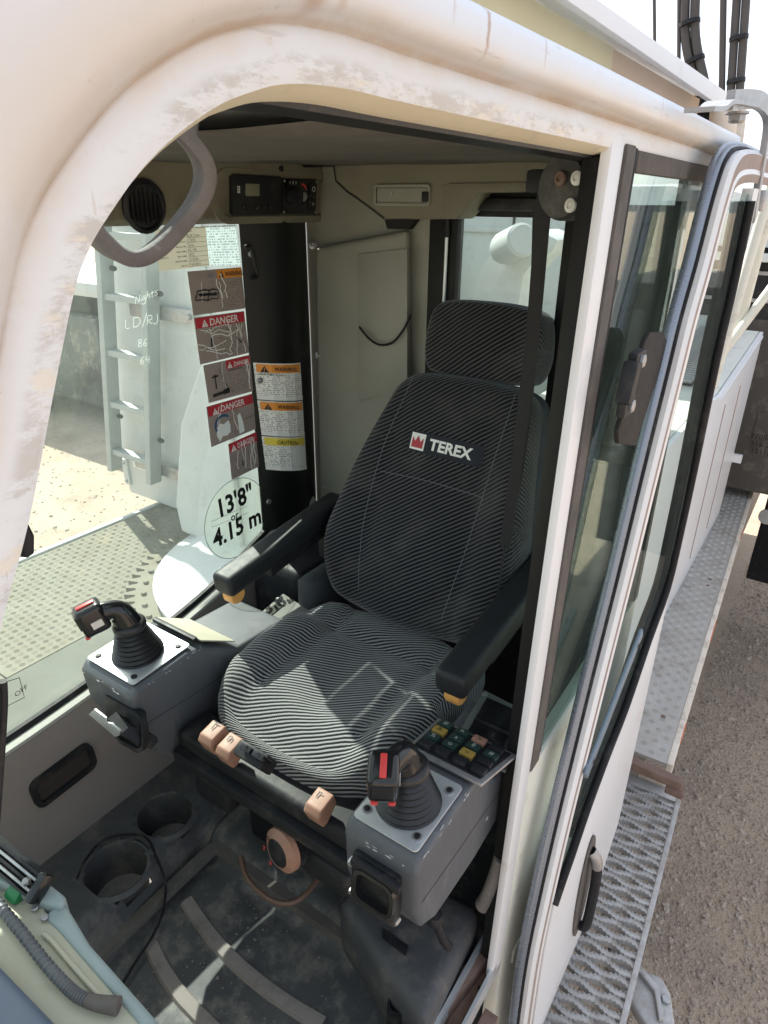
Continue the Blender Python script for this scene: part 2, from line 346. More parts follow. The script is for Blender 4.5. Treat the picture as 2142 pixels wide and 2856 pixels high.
GL_B = glass('rear_glass', (.78, .84, .815), .035, (.6, .68, .64), 9, .6)
GL_S = glass('quarter_glass', (.86, .93, .90), .02, (.6, .7, .65), 9, .7)
GL_D = glass('door_glass', (.91, .965, .945), .015, (.7, .75, .72), 9, .3)
GROUND = mat('sandy_gravel', (.54, .42, .315), .95, col2=(.45, .345, .255), scale=1.2, amt=.8, dirt=(.33, .26, .20), dscale=2.2, damt=.6, wear=(.20, .155, .12), wscale=70, wamt=.5, bump=1.0, bscale=55, bdist=.03)
STONE = mat('grit', (.52, .43, .35), .95, col2=(.22, .175, .14), scale=30, amt=1.0)
GREY_W = mat('chalky_white_paint', (.56, .58, .565), .5, col2=(.50, .52, .505), scale=3, amt=.6, dirt=(.42, .41, .37), dscale=16, damt=.25)
TRUCKG = mat('grey_truck_paint', (.10, .11, .105), .6, scale=3, amt=.6, dirt=(.35, .32, .27), dscale=5, damt=.4)
FOLI = mat('far_foliage', (.07, .13, .035), .9, col2=(.12, .19, .05), scale=2, amt=.9)
COUNTER = mat('counterweight_paint', (.085, .075, .065), .6, scale=3, amt=.5, dirt=(.25, .21, .17), dscale=8, damt=.4)
HOSE = mat('hydraulic_hose', (.07, .062, .058), .6, scale=12, amt=.6)
ORMARK = mat('orange_marker', (.85, .16, .05), .5, amt=.2)
RUSTB = mat('rusty_bar', (.14, .085, .065), .8, col2=(.22, .15, .12), scale=30, amt=.8, bump=.3, bscale=120)
DASHB = mat('cream_dash', (.45, .435, .34), .6, col2=(.37, .35, .265), scale=6, amt=.6, dirt=(.36, .33, .25), dscale=14, damt=.25, bump=.08, bscale=200)
DASHG = mat('pale_teal_edge', (.27, .325, .325), .45, scale=10, amt=.4, wear=(.75, .8, .78), wscale=50, wamt=.12)
DASHD = mat('slate_dash', (.115, .145, .20), .45, scale=8, amt=.5, wear=(.6, .65, .7), wscale=60, wamt=.08)
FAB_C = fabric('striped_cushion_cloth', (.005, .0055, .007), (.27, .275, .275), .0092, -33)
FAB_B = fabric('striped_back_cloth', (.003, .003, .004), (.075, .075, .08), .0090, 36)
FAB_P = mat('plain_side_cloth', (.045, .05, .053), .9, scale=30, amt=.4, bump=.4, bscale=700)

# ================================================================ the place: ground, deck, crane body
gv = []; gf = []
def sheet(name, x0, x1, y0, y1, z, mat_, parent=None):
    return mk(name, [(x0, y0, z), (x1, y0, z), (x1, y1, z), (x0, y1, z)], [(0, 1, 2, 3)], mat_, parent)
GZ = -1.9
tag(sheet('ground', -400, 400, -400, 400, GZ, GROUND), kind='structure')

def stones(name, spots, lo, hi, mat_, seed):
    r = random.Random(seed); vs_ = []; fs = []
    for x, y in spots:
        s = r.uniform(lo, hi) * (1 if r.random() < .93 else 2.0); a = r.random() * 6.28; b = len(vs_)
        for i in range(5):
            t = a + i * 1.2566; q = s * r.uniform(.7, 1.2)
            vs_.append((x + cos(t) * q, y + sin(t) * q, GZ - .002))
        for i in range(5):
            t = a + .3 + i * 1.2566; q = s * r.uniform(.35, .75)
            vs_.append((x + cos(t) * q, y + sin(t) * q, GZ + s * r.uniform(.35, .8)))
        for i in range(5): fs.append((b + i, b + (i + 1) % 5, b + 5 + (i + 1) % 5, b + 5 + i))
        fs.append(tuple(b + 5 + i for i in range(5)))
    return mk(name, vs_, fs, mat_, fix=False)
r_ = random.Random(3)
tag(stones('gravel', [(r_.uniform(-1.7, -.6), r_.uniform(-7, .6)) for _ in range(16000)], .004, .012, STONE, 5), 'loose grey grit on the shaded lot beside the catwalk', 'gravel', kind='stuff')
tag(stones('gravel', [(r_.uniform(2.2, 16), r_.uniform(-11, 1.5)) for _ in range(9000)], .006, .02, STONE, 6), 'loose sunny grit on the lot beyond the deck', 'gravel', kind='stuff')

def tread(name, o, ux, uy, nx, ny, p, h, mat_, parent):
    """raised five-bar pattern of a tread plate, as low ridges"""
    ux, uy = V(ux).normalized(), V(uy).normalized(); nz = ux.cross(uy); nz = nz if nz.z > 0 else -nz; vs_ = []; fs = []
    for i in range(nx):
        for j in range(ny):
            c = V(o) + ux * (p * (i + .5)) + uy * (p * (j + .5)); a = (ux + uy).normalized() if (i + j) % 2 else (ux - uy).normalized(); b_ = nz.cross(a)
            for k in range(-2, 3):
                q = c + b_ * (k * p * .125); L_ = p * (.36 if abs(k) < 2 else .25); w_ = p * .05; n = len(vs_)
                vs_ += [q - a * L_ - b_ * w_, q + a * L_ - b_ * w_, q + a * L_ + b_ * w_, q - a * L_ + b_ * w_, q - a * L_ * .75 + nz * h, q + a * L_ * .75 + nz * h]
                fs += [(n, n + 1, n + 5, n + 4), (n + 2, n + 3, n + 4, n + 5), (n + 1, n + 2, n + 5), (n + 3, n, n + 4)]
    o_ = mk(name, vs_, fs, mat_, parent, fix=False); return tag(o_, kind='stuff')

DZ = -.3
deck = thing('tread_plate_deck', 'dusty tread plate deck seen through the far side window', 'deck', (1.6, 0, DZ))
def dplate(x0, x1, y0, y1, m_=CHECKS, pat=True):
    bx('deck_plate', (x0, y0, DZ - .012), (x1, y1, DZ), m_, deck)
    if pat: tread('tread_pattern', (x0 + .01, y0 + .01, DZ), (1, 0, 0), (0, 1, 0), int((x1 - x0 - .02) / .036), int((y1 - y0 - .02) / .036), .036, .0012, m_, deck)
dplate(1.565, 2.42, -1.9, .62); dplate(1.565, 2.42, .626, 1.9)
PLAIN = mat('plain_deck_plate', (.125, .125, .105), .8, spec=.2, col2=(.105, .105, .09), scale=5, amt=.8, dirt=(.11, .10, .08), dscale=9, damt=.3)
dplate(.62, 1.558, -.1, 1.9, PLAIN, False); dplate(.62, 1.558, -2.2, -.106, PLAIN, False)
bx('deck_edge', (2.421, -2.2, DZ - .1), (2.45, 1.9, DZ + .012), GREY_W, deck, bevel=.004)
tag(bx('carrier_body', (-.52, -6.5, -1.3), (2.35, 2.6, DZ - .14), COUNTER, None, bevel=.03), 'dark lower carrier body of the crane under the deck', 'carrier')

# slewing ring and white turret foot
GC = V((1.08, -.62, DZ))
gear = thing('slewing_ring', 'round toothed slewing ring on the deck at the turret foot', 'gear', GC)
ring = []
n_t = 84
prof = []
for i in range(n_t * 4):
    a = 2 * pi * i / (n_t * 4); r0 = .845 if i % 4 in (1, 2) else .795
    prof.append((cos(a) * r0, sin(a) * r0))
rings = [[GC + V((x, y, z)) for x, y in prof] for z in (.006, .055)]
loft('gear_rim', rings, CHECKS, gear, smooth=None)
for i in range(46):
    a = 2 * pi * (i + .5) / 46
    bolt(GC + V((cos(a) * .755, sin(a) * .755, .055)), (0, 0, 1), .013, .012, CHECKS, gear, 'ring_bolt')
tur = thing('turret_base', 'white flared turret foot with sloping flank beyond the side window', 'turret', (1.2, -.7, DZ))
lathe('foot_flange', [(.70, .056), (.71, .10), (.66, .125), (.60, .15), (.5, .22)], GC, (0, 0, 1), GREY_W, tur, n=72)
fl = [(1.05, -.14), (1.78, -.16), (1.80, .0), (1.68, .45), (1.52, .72), (1.40, .86), (1.34, 1.05), (1.34, 1.5), (.75, 1.5), (.75, -.14)]
ext('flank', [(x, -.45, z) for x, z in fl], (0, -.9, 0), GREY_W, tur, bevel=.03, seg=3)
ext('rib_plate', [(1.30, -.44, -.13), (1.62, -.44, -.13), (1.50, -.44, .3), (1.36, -.44, .55), (1.30, -.44, .55)], (0, .025, 0), GREY_W, tur, bevel=.004)

# locker with its ladder
YB = -.78
lk = thing('storage_locker', 'tall pale locker standing on the deck behind the aluminium ladder', 'locker', (2.3, YB - .4, DZ))
lx0, lx1 = 1.5, 2.80
ext('cabinet', [(lx0, YB, 1.55), (lx0, YB, -.27), (2.68, YB, -.27), (2.70, YB, .02), (2.42, YB, 1.55)], (0, -.75, 0), GREY_W, lk, bevel=.02, seg=2)
ext('door_panel', [(1.75, YB, .12), (2.52, YB, .12), (2.28, YB, 1.5), (1.75, YB, 1.5)], (0, .012, 0), GREY_W, lk, bevel=.004)
box('hinge_strip', (2.66, YB + .008, -.12), (.05, .016, .17), GREY_W, lk, bevel=.004)
for z in (-.06, -.18): bolt((2.66, YB + .016, z), (0, 1, 0), .009, .008, STEEL, lk)
lst = thing('warning_sticker', 'small white warning sticker under the lowest ladder rung', 'sticker', (2.55, YB, -.05))
box('paper', (2.50, YB + .003, -.03), (.17, .004, .085), WPRINT, lst)
text('lettering', 'WARNING', (2.50, YB + .007, -.012), (-1, 0, 0), (0, 0, 1), .016, INK, lst, .01, 'CENTER')
lad = thing('aluminium_ladder', 'grey aluminium ladder hung upright on the pale locker', 'ladder', (2.5, YB + .1, -.05))
LT = .19; LADM = mat('ladder_aluminium', (.42, .445, .43), .6, metal=.1, amt=.5)
xl, xr = at(312, 1258, 'y', YB + .1).x, at(420, 1286, 'y', YB + .1).x
for x in (xl, xr):
    ext('rail', [(x - .022, YB + .06, -.07), (x + .022, YB + .06, -.07), (x + .022, YB + .14, -.07), (x - .022, YB + .14, -.07)], (-LT * 1.65, 0, 1.65), LADM, lad, bevel=.004)
for z in (.06, .36, .66, .96, 1.26, 1.56):
    box('rung', ((xl + xr) / 2 - LT * (z + .07), YB + .10, z), (abs(xl - xr) - .02, .055, .034), LADM, lad, bevel=.005)
for z in (.0, .90):
    br = box('bracket', ((xl + xr) / 2 - .2 - LT * (z + .07), YB + .05, z), (.5, .012, .07), STEEL, lad, bevel=.003)
    for x in (xl + .02, xr - .24): bolt((x - LT * (z + .07), YB + .062, z), (0, 1, 0), .016, .014, STEEL, lad)
for x, z in ((xl, .28), (xr, .2), (xl, 1.1), (xr, 1.0)): bolt((x - .03 - LT * (z + .07), YB + .08, z), (-1, 0, 0), .014, .03, DARK, lad, 'rubber_stop', 8)

# machinery behind the rear window
mh = thing('machinery_house', 'grey machinery housing behind the rear window', 'housing', (.6, -2.4, DZ))
bx('housing_wall', (-.12, -3.4, DZ), (1.9, -1.75, 1.5), GREY_W, mh, bevel=.03)
for x in (.16, .62, 1.08): box('panel_seam', (x, -1.748, .6), (.012, .006, 1.75), DARK, mh)
box('cover_lip', (.5, -1.742, 1.30), (1.1, .016, .02), GREY_W, mh, bevel=.003)
cyl = thing('luffing_arm', 'speckled white boom bracket arm seen through the rear window', 'arm', (.35, -1, .3))
arm = [(1310, 870), (1322, 800), (1345, 735), (1380, 690), (1440, 650), (1500, 640), (1560, 668), (1540, 705), (1490, 730), (1462, 770), (1440, 880)]
pa = [at(x, y, 'y', -1.0) for x, y in arm]
pa = [V((pa[0].x + .05, -1, .2))] + pa + [V((pa[-1].x + .05, -1, .2))]
ext('arm_plate', pa, (0, -.22, 0), mat('speckled_white', (.74, .75, .72), .55, wear=(.30, .28, .25), wscale=60, wamt=.35, scale=9, amt=.5), cyl, bevel=.02)
lathe('pivot_boss', [(.001, -.03), (.055, -.03), (.06, -.01), (.06, .13), (.05, .14), (.001, .14)], at(1415, 690, 'y', -.98) + V((0, .01, 0)), (-.6, .5, .2), GREY_W, cyl, n=20)

# low white engine hood behind the cab, its grille and the catwalk beside it
hood = thing('engine_hood', 'low white engine hood with a black slotted grille behind the sliding door', 'hood', (-.4, -.8, DZ))
HX = -.45
h1, h2, h3 = at(2010, 1105, 'x', HX), at(2130, 925, 'x', HX), at(1975, 1125, 'x', HX)
ext('hood_side', [V((HX, -.12, -.42)), V((HX, -.12, h3.z)), h3, h1, h2, V((HX, h2.y, -.42))], (.02, 0, 0), WHITE, hood, bevel=.006)  # forward stretch to the cab added to keep a sun spot off the catwalk
ext('hood_top', [V((HX + .022, -.12, h3.z)), h3 + V((.022, 0, 0)), h1 + V((.022, 0, 0)), h2 + V((.022, 0, 0)), h2 + V((.022, 0, -.03)), h1 + V((.022, 0, -.03)), V((HX + .022, -.12, h3.z - .03))], (.6, 0, 0), CREAMW, hood, bevel=.003)
hd_ = (h2 - h1).normalized(); hL = (h2 - h1).length
ext('side_crease', [h1 + V((-.006, -.02, -.02)), h2 + V((-.006, .02, -.02)), h2 + V((-.006, .02, -.035)), h1 + V((-.006, -.02, -.035))], (.006, 0, 0), WHITE, hood)
for k in (.18, .55): ext('panel_joint', [V((HX - .003, h1.y - hL * k, -.3)), V((HX - .003, h1.y - hL * k, .55)), V((HX - .003, h1.y - hL * k - .012, .55)), V((HX - .003, h1.y - hL * k - .012, -.3))], (.004, 0, 0), BROWN, hood)
gb = h1 + hd_ * (hL * .06)
ext('grille_bed', [gb + V((.14, 0, .003)), gb + hd_ * (hL * .88) + V((.14, 0, .003)), gb + hd_ * (hL * .88) + V((.50, 0, .003)), gb + V((.50, 0, .003))], (0, 0, .006), DARK, hood)
gm = None
for i in range(30):
    p = gb + hd_ * (hL * .88 * (i + .5) / 30) + V((.32, 0, .016))
    if gm is None: gm = g = box('grille_slat', (0, 0, 0), (.35, .022, .012), ZINC, hood, bevel=.002)
    else: g = gm.copy(); S.collection.objects.link(g)
    g.location = p
tube('hood_hinge_rod', [gb + V((.11, 0, .012)), gb + hd_ * (hL * .86) + V((.11, 0, .012))], .008, DARK, hood)
for k in (0, .86): box('hinge_block', gb + hd_ * (hL * k) + V((.11, 0, .014)), (.04, .05, .03), WHITE, hood, bevel=.004)
bx('foot_bracket', (HX - .05, h2.y - .03, -.05), (HX + .02, h2.y, .0), WHITE, hood)

cwk = thing('rear_catwalk', 'long tread plate catwalk with a white edge running to the back', 'catwalk', (-.6, -2, -.42))
CZ = -.42
e1, e2 = at(2117, 1291, 'z', CZ), at(1859, 2130, 'z', CZ)
ud = (e1 - e2).normalized(); vd = V((0, 0, 1)).cross(ud); vd = vd if vd.x > 0 else -vd
Lc = (e1 - e2).length
def quad_prism(name, o, u, v, lu, lv, t, m_, p, bevel=0):
    o = V(o); return ext(name, [o, o + u * lu, o + u * lu + v * lv, o + v * lv], (0, 0, -t), m_, p, bevel=bevel)
half = Lc * .40
quad_prism('tread_plate', e2, ud, vd, half - .003, .30, .012, CHECK, cwk)
quad_prism('tread_plate', e2 + ud * half, ud, vd, Lc - half, .30, .012, CHECK, cwk)
for a, b in ((0, half), (half, Lc)):
    tread('tread_pattern', e2 + ud * (a + .012) + vd * .008, ud, vd, int((b - a - .02) / .034), 8, .034, .0014, CHECK, cwk)
quad_prism('edge_channel', e2 - vd * .022 + V((0, 0, .003)), ud, vd, Lc, .0215, .11, WHITE_D, cwk, .003)
for a, l in ((.18, .10), (.95, .17), (2.2, .12)): quad_prism('orange_paint_mark', e2 - vd * .0245 + ud * a + V((0, 0, -.01)), ud, vd, l, .002, .03, ORMARK, cwk)
for a in (half - .04, half + .04, .25): bolt(e2 + ud * a + vd * .06, (0, 0, 1), .009, .004, RUSTB, cwk, 'bolt', 8)
cb = thing('rusty_crossbar', 'rusty brown bar lying between catwalk and grating', 'bar', (-.6, -.45, -.42))
q1, q2 = at(1755, 2125, 'z', CZ + .02), at(1905, 2190, 'z', CZ + .02)
xx, yy, zz = fr(q2 - q1, ud)
box('bar', (q1 + q2) / 2, ((q2 - q1).length, .035, .035), RUSTB, cb, (xx, yy, zz), bevel=.006)
box('end_block', q2 - xx * .02 + V((0, 0, -.03)), (.06, .05, .03), RUSTB, cb, (xx, yy, zz), bevel=.004)

# open grating step beside the cab
gr = thing('serrated_grating', 'galvanised serrated grating step below the open cab door', 'grating', (-.6, 0, -.55))
GRZ = -.55
g1, g2 = at(1904, 2215, 'z', GRZ), at(1750, 2840, 'z', GRZ)
gu = (g2 - g1).normalized(); gw = V((0, 0, 1)).cross(gu); gw = gw if gw.x > 0 else -gw
Lg = (g2 - g1).length + .5; Wg = .42
quad_prism('edge_strip', g1, gu, gw, Lg, .016, .04, ZINC, gr, .002)
quad_prism('end_strip', g1 + gw * .0165, gu, gw, .05, Wg - .017, .04, ZINC, gr, .002)
quad_prism('edge_strip', g1 + gw * Wg, gu, gw, Lg, .016, .04, ZINC, gr, .002)
def slat_mesh(ph):
    """one strand of the grating: a snaking strip whose edges are turned up into cut teeth"""
    n = 132; wd = Wg - .018; vs_ = []; fs = []; lam = .098; hw = .0088; r = random.Random(int(ph * 100))
    for i in range(n + 1):
        x = wd * i / n; off = .0062 * sin(2 * pi * x / lam + ph); t = (.0065 if i % 4 == 1 else .003 if i % 4 in (0, 2) else -.001) + r.uniform(-.0008, .0008); t2 = (.0065 if i % 4 == 3 else .003 if i % 4 in (0, 2) else -.001)
        vs_ += [(x, off - hw - .002, -.016), (x, off - hw, t), (x, off - hw * .55, -.001), (x, off + hw * .55, -.001), (x, off + hw, t2), (x, off + hw + .002, -.016)]
        if i:
            b = 6 * (i - 1)
            for k in range(5): fs.append((b + k, b + k + 1, b + 7 + k, b + 6 + k))
    me = bpy.data.meshes.new('slat'); me.from_pydata(vs_, [], fs); me.materials.append(ZINC); return me
sm = [slat_mesh(0), slat_mesh(pi), slat_mesh(.01), slat_mesh(pi + .01)]
mw = Matrix((gw, gu, V((0, 0, 1)))).transposed().to_4x4()
for i in range(int((Lg - .07) / .031)):
    o = bpy.data.objects.new('slat', sm[(i % 2) + 2 * ((i // 2) % 2)]); S.collection.objects.link(o); o.parent = gr; o.matrix_parent_inverse = Matrix.Translation(-gr.location)
    mm = mw.copy(); mm.translation = g1 + gw * .0165 + gu * (.068 + .031 * i) + V((0, 0, -.004 + rnd.uniform(-.002, .002))); o.matrix_basis = mm
for k in (.13, .28): tube('tie_rod', [g1 + gw * k + V((0, 0, -.03)), g1 + gw * k + gu * Lg + V((0, 0, -.03))], .005, ZINC, gr, 6)
sb = thing('folding_step_bracket', 'pale grey steel bracket sticking out under the grating edge', 'bracket', at(1800, 2740, 'z', -.66))
ext('bracket_plate', [at(x, y, 'z', -.68) for x, y in ((1700, 2620), (1745, 2655), (1790, 2700), (1846, 2722), (1872, 2770), (1885, 2860), (1850, 2900), (1800, 2860), (1745, 2770), (1690, 2700))], (0, 0, -.04), ZINC, sb, bevel=.012, seg=3)
ext('bracket_rib', [at(x, y, 'z', -.678) for x, y in ((1725, 2650), (1738, 2645), (1835, 2760), (1850, 2850), (1836, 2852), (1822, 2770))], (0, 0, .016), ZINC, sb, bevel=.004)
bolt(at(1856, 2790, 'z', -.68), (0, 0, 1), .014, .012, STEEL, sb)

# counterweight, rails and rods at the back
CWY = -3.35
cwt = thing('counterweight', 'dark brown counterweight block with stamped numbers behind the hood', 'counterweight', (-.3, -3.6, DZ))
bx('block', (-1.7, -4.6, -.36), (-.14, CWY, .95), COUNTER, cwt, bevel=.03)
for k, s in enumerate(('7705K47', '316 20', '1211094')):
    text('stamped_number', s, at(2092, 1222 + k * 20, 'y', CWY + .008), (-1, 0, .05), (0, 0, 1), .034, INK, cwt, .01)
bx('weld_plate', (-1.1, CWY + .001, -.03), (-.50, CWY + .006, .20), COUNTER, cwt, bevel=.002)
bx('foot_frame', (-1.7, -4.5, -1.3), (-.66, -3.95, -.365), DARK, cwt, bevel=.01)
lathe('white_cap', [(.001, 0), (.06, 0), (.06, .02), (.001, .03)], at(2140, 1440, 'y', -3.945), (0, 1, 0), GREY_W, cwt, n=20)
rl_ = thing('guard_rail', 'grey tubular guard rail rising beside the engine hood', 'railing', (-.62, -.8, .9))
ra, rb_ = at(1958, 1062, 'x', -.50), at(2142, 815, 'x', -.62)
tube('diagonal_tube', [ra, (ra + rb_) / 2, rb_, rb_ + (rb_ - ra) * .6], .014, CREAMW, rl_, 10)
rc, rd = at(2140, 600, 'x', -.58), at(2054, 936, 'x', -.56)
tube('upright_tube', [rc + (rc - rd) * .7, rc, rd], .016, CREAMW, rl_, 10)
re, rf = at(2096, 700, 'x', -.58), at(1984, 1085, 'x', -.56)
tube('upright_tube', [re + (re - rf) * .8, re, rf], .014, CREAMW, rl_, 10)
blk = thing('machine_frame', 'black machine frame with square openings behind the guard rail', 'frame', (-.2, -1.8, .9))
bx('back_plate', (-.75, -1.75, .99), (.0, -1.70, 1.28), DARK, blk, bevel=.01)
bx('white_shelf', (-.75, -1.69, 1.22), (.0, -1.60, 1.25), GREY_W, blk, bevel=.005)
for x in (-.52, -.36): ringplate('square_opening', (x, -1.698, 1.12), (-1, 0, 0), (0, 0, 1), .12, .12, .01, .014, .01, STEEL, blk)
bx('upper_beam', (-.75, -1.75, 1.27), (.0, -1.66, 1.40), GREY_W, blk, bevel=.01)

# hoses hanging from the boom against the sky
for k, (px0, px1, py1, wd, lab) in enumerate(((1822, 1826, 60, 7, 'thinnest dark cable against the sky, nearest the roof beam'), (1896, 1893, 130, 8, 'thin dark cable second from the roof beam against the sky'),
        (1940, 1958, 210, 15, 'thick bowed double hose hanging against the sky'), (2022, 2012, 260, 13, 'thick straight dark hose in front of the sky'), (2085, 2045, 280, 13, 'ribbed bundled hose furthest out against the sky'))):
    Y = -1.3
    h = thing('hydraulic_hose', lab, 'hose', at(px1, py1, 'y', Y), 'hoses hanging from the boom')
    p0, p1 = at(px0, -260, 'y', Y), at(px1, py1 + 60, 'y', Y); rr = wd * .5 * 3.0 / 1850
    pts = [p0, p0 * .66 + p1 * .34 + V((.02 if k == 2 else 0, 0, 0)), p0 * .33 + p1 * .67 + V((.03 if k == 2 else 0, 0, 0)), p1, p1 + (p1 - p0) * .3]
    pts = spline(pts, 8)
    if k in (2, 4):
        tube('hose', [p + V((rr * 1.3, 0, 0)) for p in pts], rr * 1.25, HOSE, h, 8); tube('hose', [p - V((rr * 1.3, 0, 0)) for p in pts], rr * 1.25, HOSE, h, 8)
        for i in range(4, len(pts) - 4, 5):
            lathe('tie_band', [(rr * 2.75, -.006), (rr * 2.75, .006)], pts[i], (pts[i + 1] - pts[i]), DARK, h, 14, sx=1)
    else: tube('hose', pts, rr, HOSE, h, 8)

# far things on the lot
tk = thing('parked_trailer', 'grey trailer frame with a black wheel parked beyond the ladder', 'trailer', (9, -4.5, GZ))
a0, a1 = at(90, 1190, 'z', GZ), at(330, 1190, 'z', GZ)
TY = a0.y
bx('side_body', (8.2, -6.2, GZ + .35), (12.5, -4.4, GZ + 1.75), TRUCKG, tk, bevel=.04)
bx('flat_bed', (8.0, -6.4, GZ + 2.05), (12.7, -4.3, GZ + 2.25), GREY_W, tk, bevel=.03)
bx('chassis', (8.4, -6.1, GZ + 1.755), (12.4, -4.5, GZ + 2.045), DARK, tk, bevel=.02)
for x in (10.6, 11.8):
    wl = lathe('wheel', [(.2, -.15), (.5, -.15), (.55, -.1), (.55, .1), (.5, .15), (.2, .15)], (x, -4.2, GZ + .555), (0, 1, 0), RUBBER, tk, n=28)
    lathe('rim', [(.001, .05), (.15, .06), (.28, .14), (.30, .155), (.30, -.1)], (x, -4.2, GZ + .555), (0, 1, 0), STEEL, wl, n=20)
box('tail_board', (8.6, -4.33, GZ + 1.3), (.7, .05, .9), TRUCKG, tk, bevel=.02)
tag(box('grass_bank', (60, -40, GZ + .7), (6, 160, 1.6), FOLI, None, bevel=.5), 'green grass bank along the far edge of the lot', 'grass bank', kind='structure')
hg = random.Random(5)
vs_ = []; fs = []
for i in range(5000):
    p = V((57 + hg.gauss(0, .8), -40 + hg.uniform(-80, 80), GZ + 1.2 + abs(hg.gauss(0, 1.0)))); s = hg.uniform(.15, .4); a = V((hg.gauss(0, 1), hg.gauss(0, 1), hg.gauss(0, 1))).normalized() * s; b = V((hg.gauss(0, 1), hg.gauss(0, 1), hg.gauss(0, 1))).normalized() * s
    n = len(vs_); vs_ += [p - a, p + b, p + a, p - b]; fs.append((n, n + 1, n + 2, n + 3))
tag(mk('foliage', vs_, fs, FOLI, fix=False), 'far green scrub along the lot edge', 'scrub', kind='stuff')
pk = thing('reflection_pickup', 'small white pickup added far out on the lot for a reflection in the glass', 'pickup', (1.5, -38, GZ))  # pickup added to stand in for a pale reflection in the glass
px_ = at(1868, 668, 'y', -36).x
bx('body', (px_ - 1.0, -38.5, GZ + .45), (px_ + 1.0, -33.5, GZ + 1.05), WHITE, pk, bevel=.12, seg=3)
bx('cabin', (px_ - .85, -37.2, GZ + 1.04), (px_ + .85, -35.0, GZ + 1.75), WHITE, pk, bevel=.2, seg=3)
bx('windscreen', (px_ - .74, -35.03, GZ + 1.15), (px_ + .74, -34.95, GZ + 1.6), DARK, pk, bevel=.03)
bx('grille', (px_ - .6, -33.52, GZ + .6), (px_ + .6, -33.46, GZ + .9), DARK, pk, bevel=.02)
for sx_ in (-.9, .9):
    for y in (-37.4, -34.5): lathe('wheel', [(.001, -.12), (.3, -.12), (.36, -.08), (.36, .08), (.3, .12), (.001, .12)], (px_ + sx_, y, GZ + .36), (1, 0, 0), RUBBER, pk, n=16)
    bx('headlight', (px_ + sx_ * .8 - .13, -33.53, GZ + .75), (px_ + sx_ * .8 + .13, -33.47, GZ + .9), ALU, pk, bevel=.02)

# ================================================================ the cab
cab = thing('crane_cab', 'white crane operator cab with an open arched doorway, dark trim and large windows', 'cab', (-.06, .8, -.1))
XD, XR, ZO = -.57, .45, 1.476

# door side: arched frame lofted along the edge of the doorway, running back above the quarter window
edge = [(1.46, -.1), (1.50, .3), (1.505, .7), (1.475, 1.02), (1.423, 1.203), (1.383, 1.288), (1.356, 1.35), (1.337, 1.39), (1.317, 1.413), (1.29, 1.436), (1.255, 1.456), (1.228, 1.466), (1.199, 1.473), (1.151, 1.4765), (1.08, 1.476), (.9, 1.476), (.70, 1.476), (.4, 1.475), (.05, 1.474), (-.08, 1.474)]
ed = spline([V((0, y, z)) for y, z in edge], 5)
prof = [(-.004, -.50), (-.002, -.545), (.001, -.559), (.005, -.5675), (.011, -.5695), (.018, -.570), (.025, -.570), (.0295, -.5695), (.0315, -.5685), (.0335, -.572), (.0355, -.580), (.039, -.586), (.045, -.589), (.060, -.5895), (.066, -.588), (.0700, -.582), (.072, -.573), (.0725, -.545), (.0725, -.42)]
rings = []
def frame_row(i, sel, lift=0):
    p = ed[i]; t = (ed[min(i + 1, len(ed) - 1)] - ed[max(i - 1, 0)]).normalized(); nrm = V((0, -t.z, t.y)); nrm = -nrm if nrm.dot(p - V((0, .9, .9))) < 0 else nrm
    f = min(1, max(0, (p.y - 1.12) / .2)); k = 1 + 3.2 * f * f
    return [V((x - lift, p.y, p.z)) + nrm * (d if d < .034 else .034 + (d - .034) * k) for d, x in sel]
LIP = mat('cream_lip', (.74, .68, .53), .5, col2=(.66, .58, .43), scale=9, amt=.6, dirt=(.42, .36, .27), dscale=16, damt=.2)
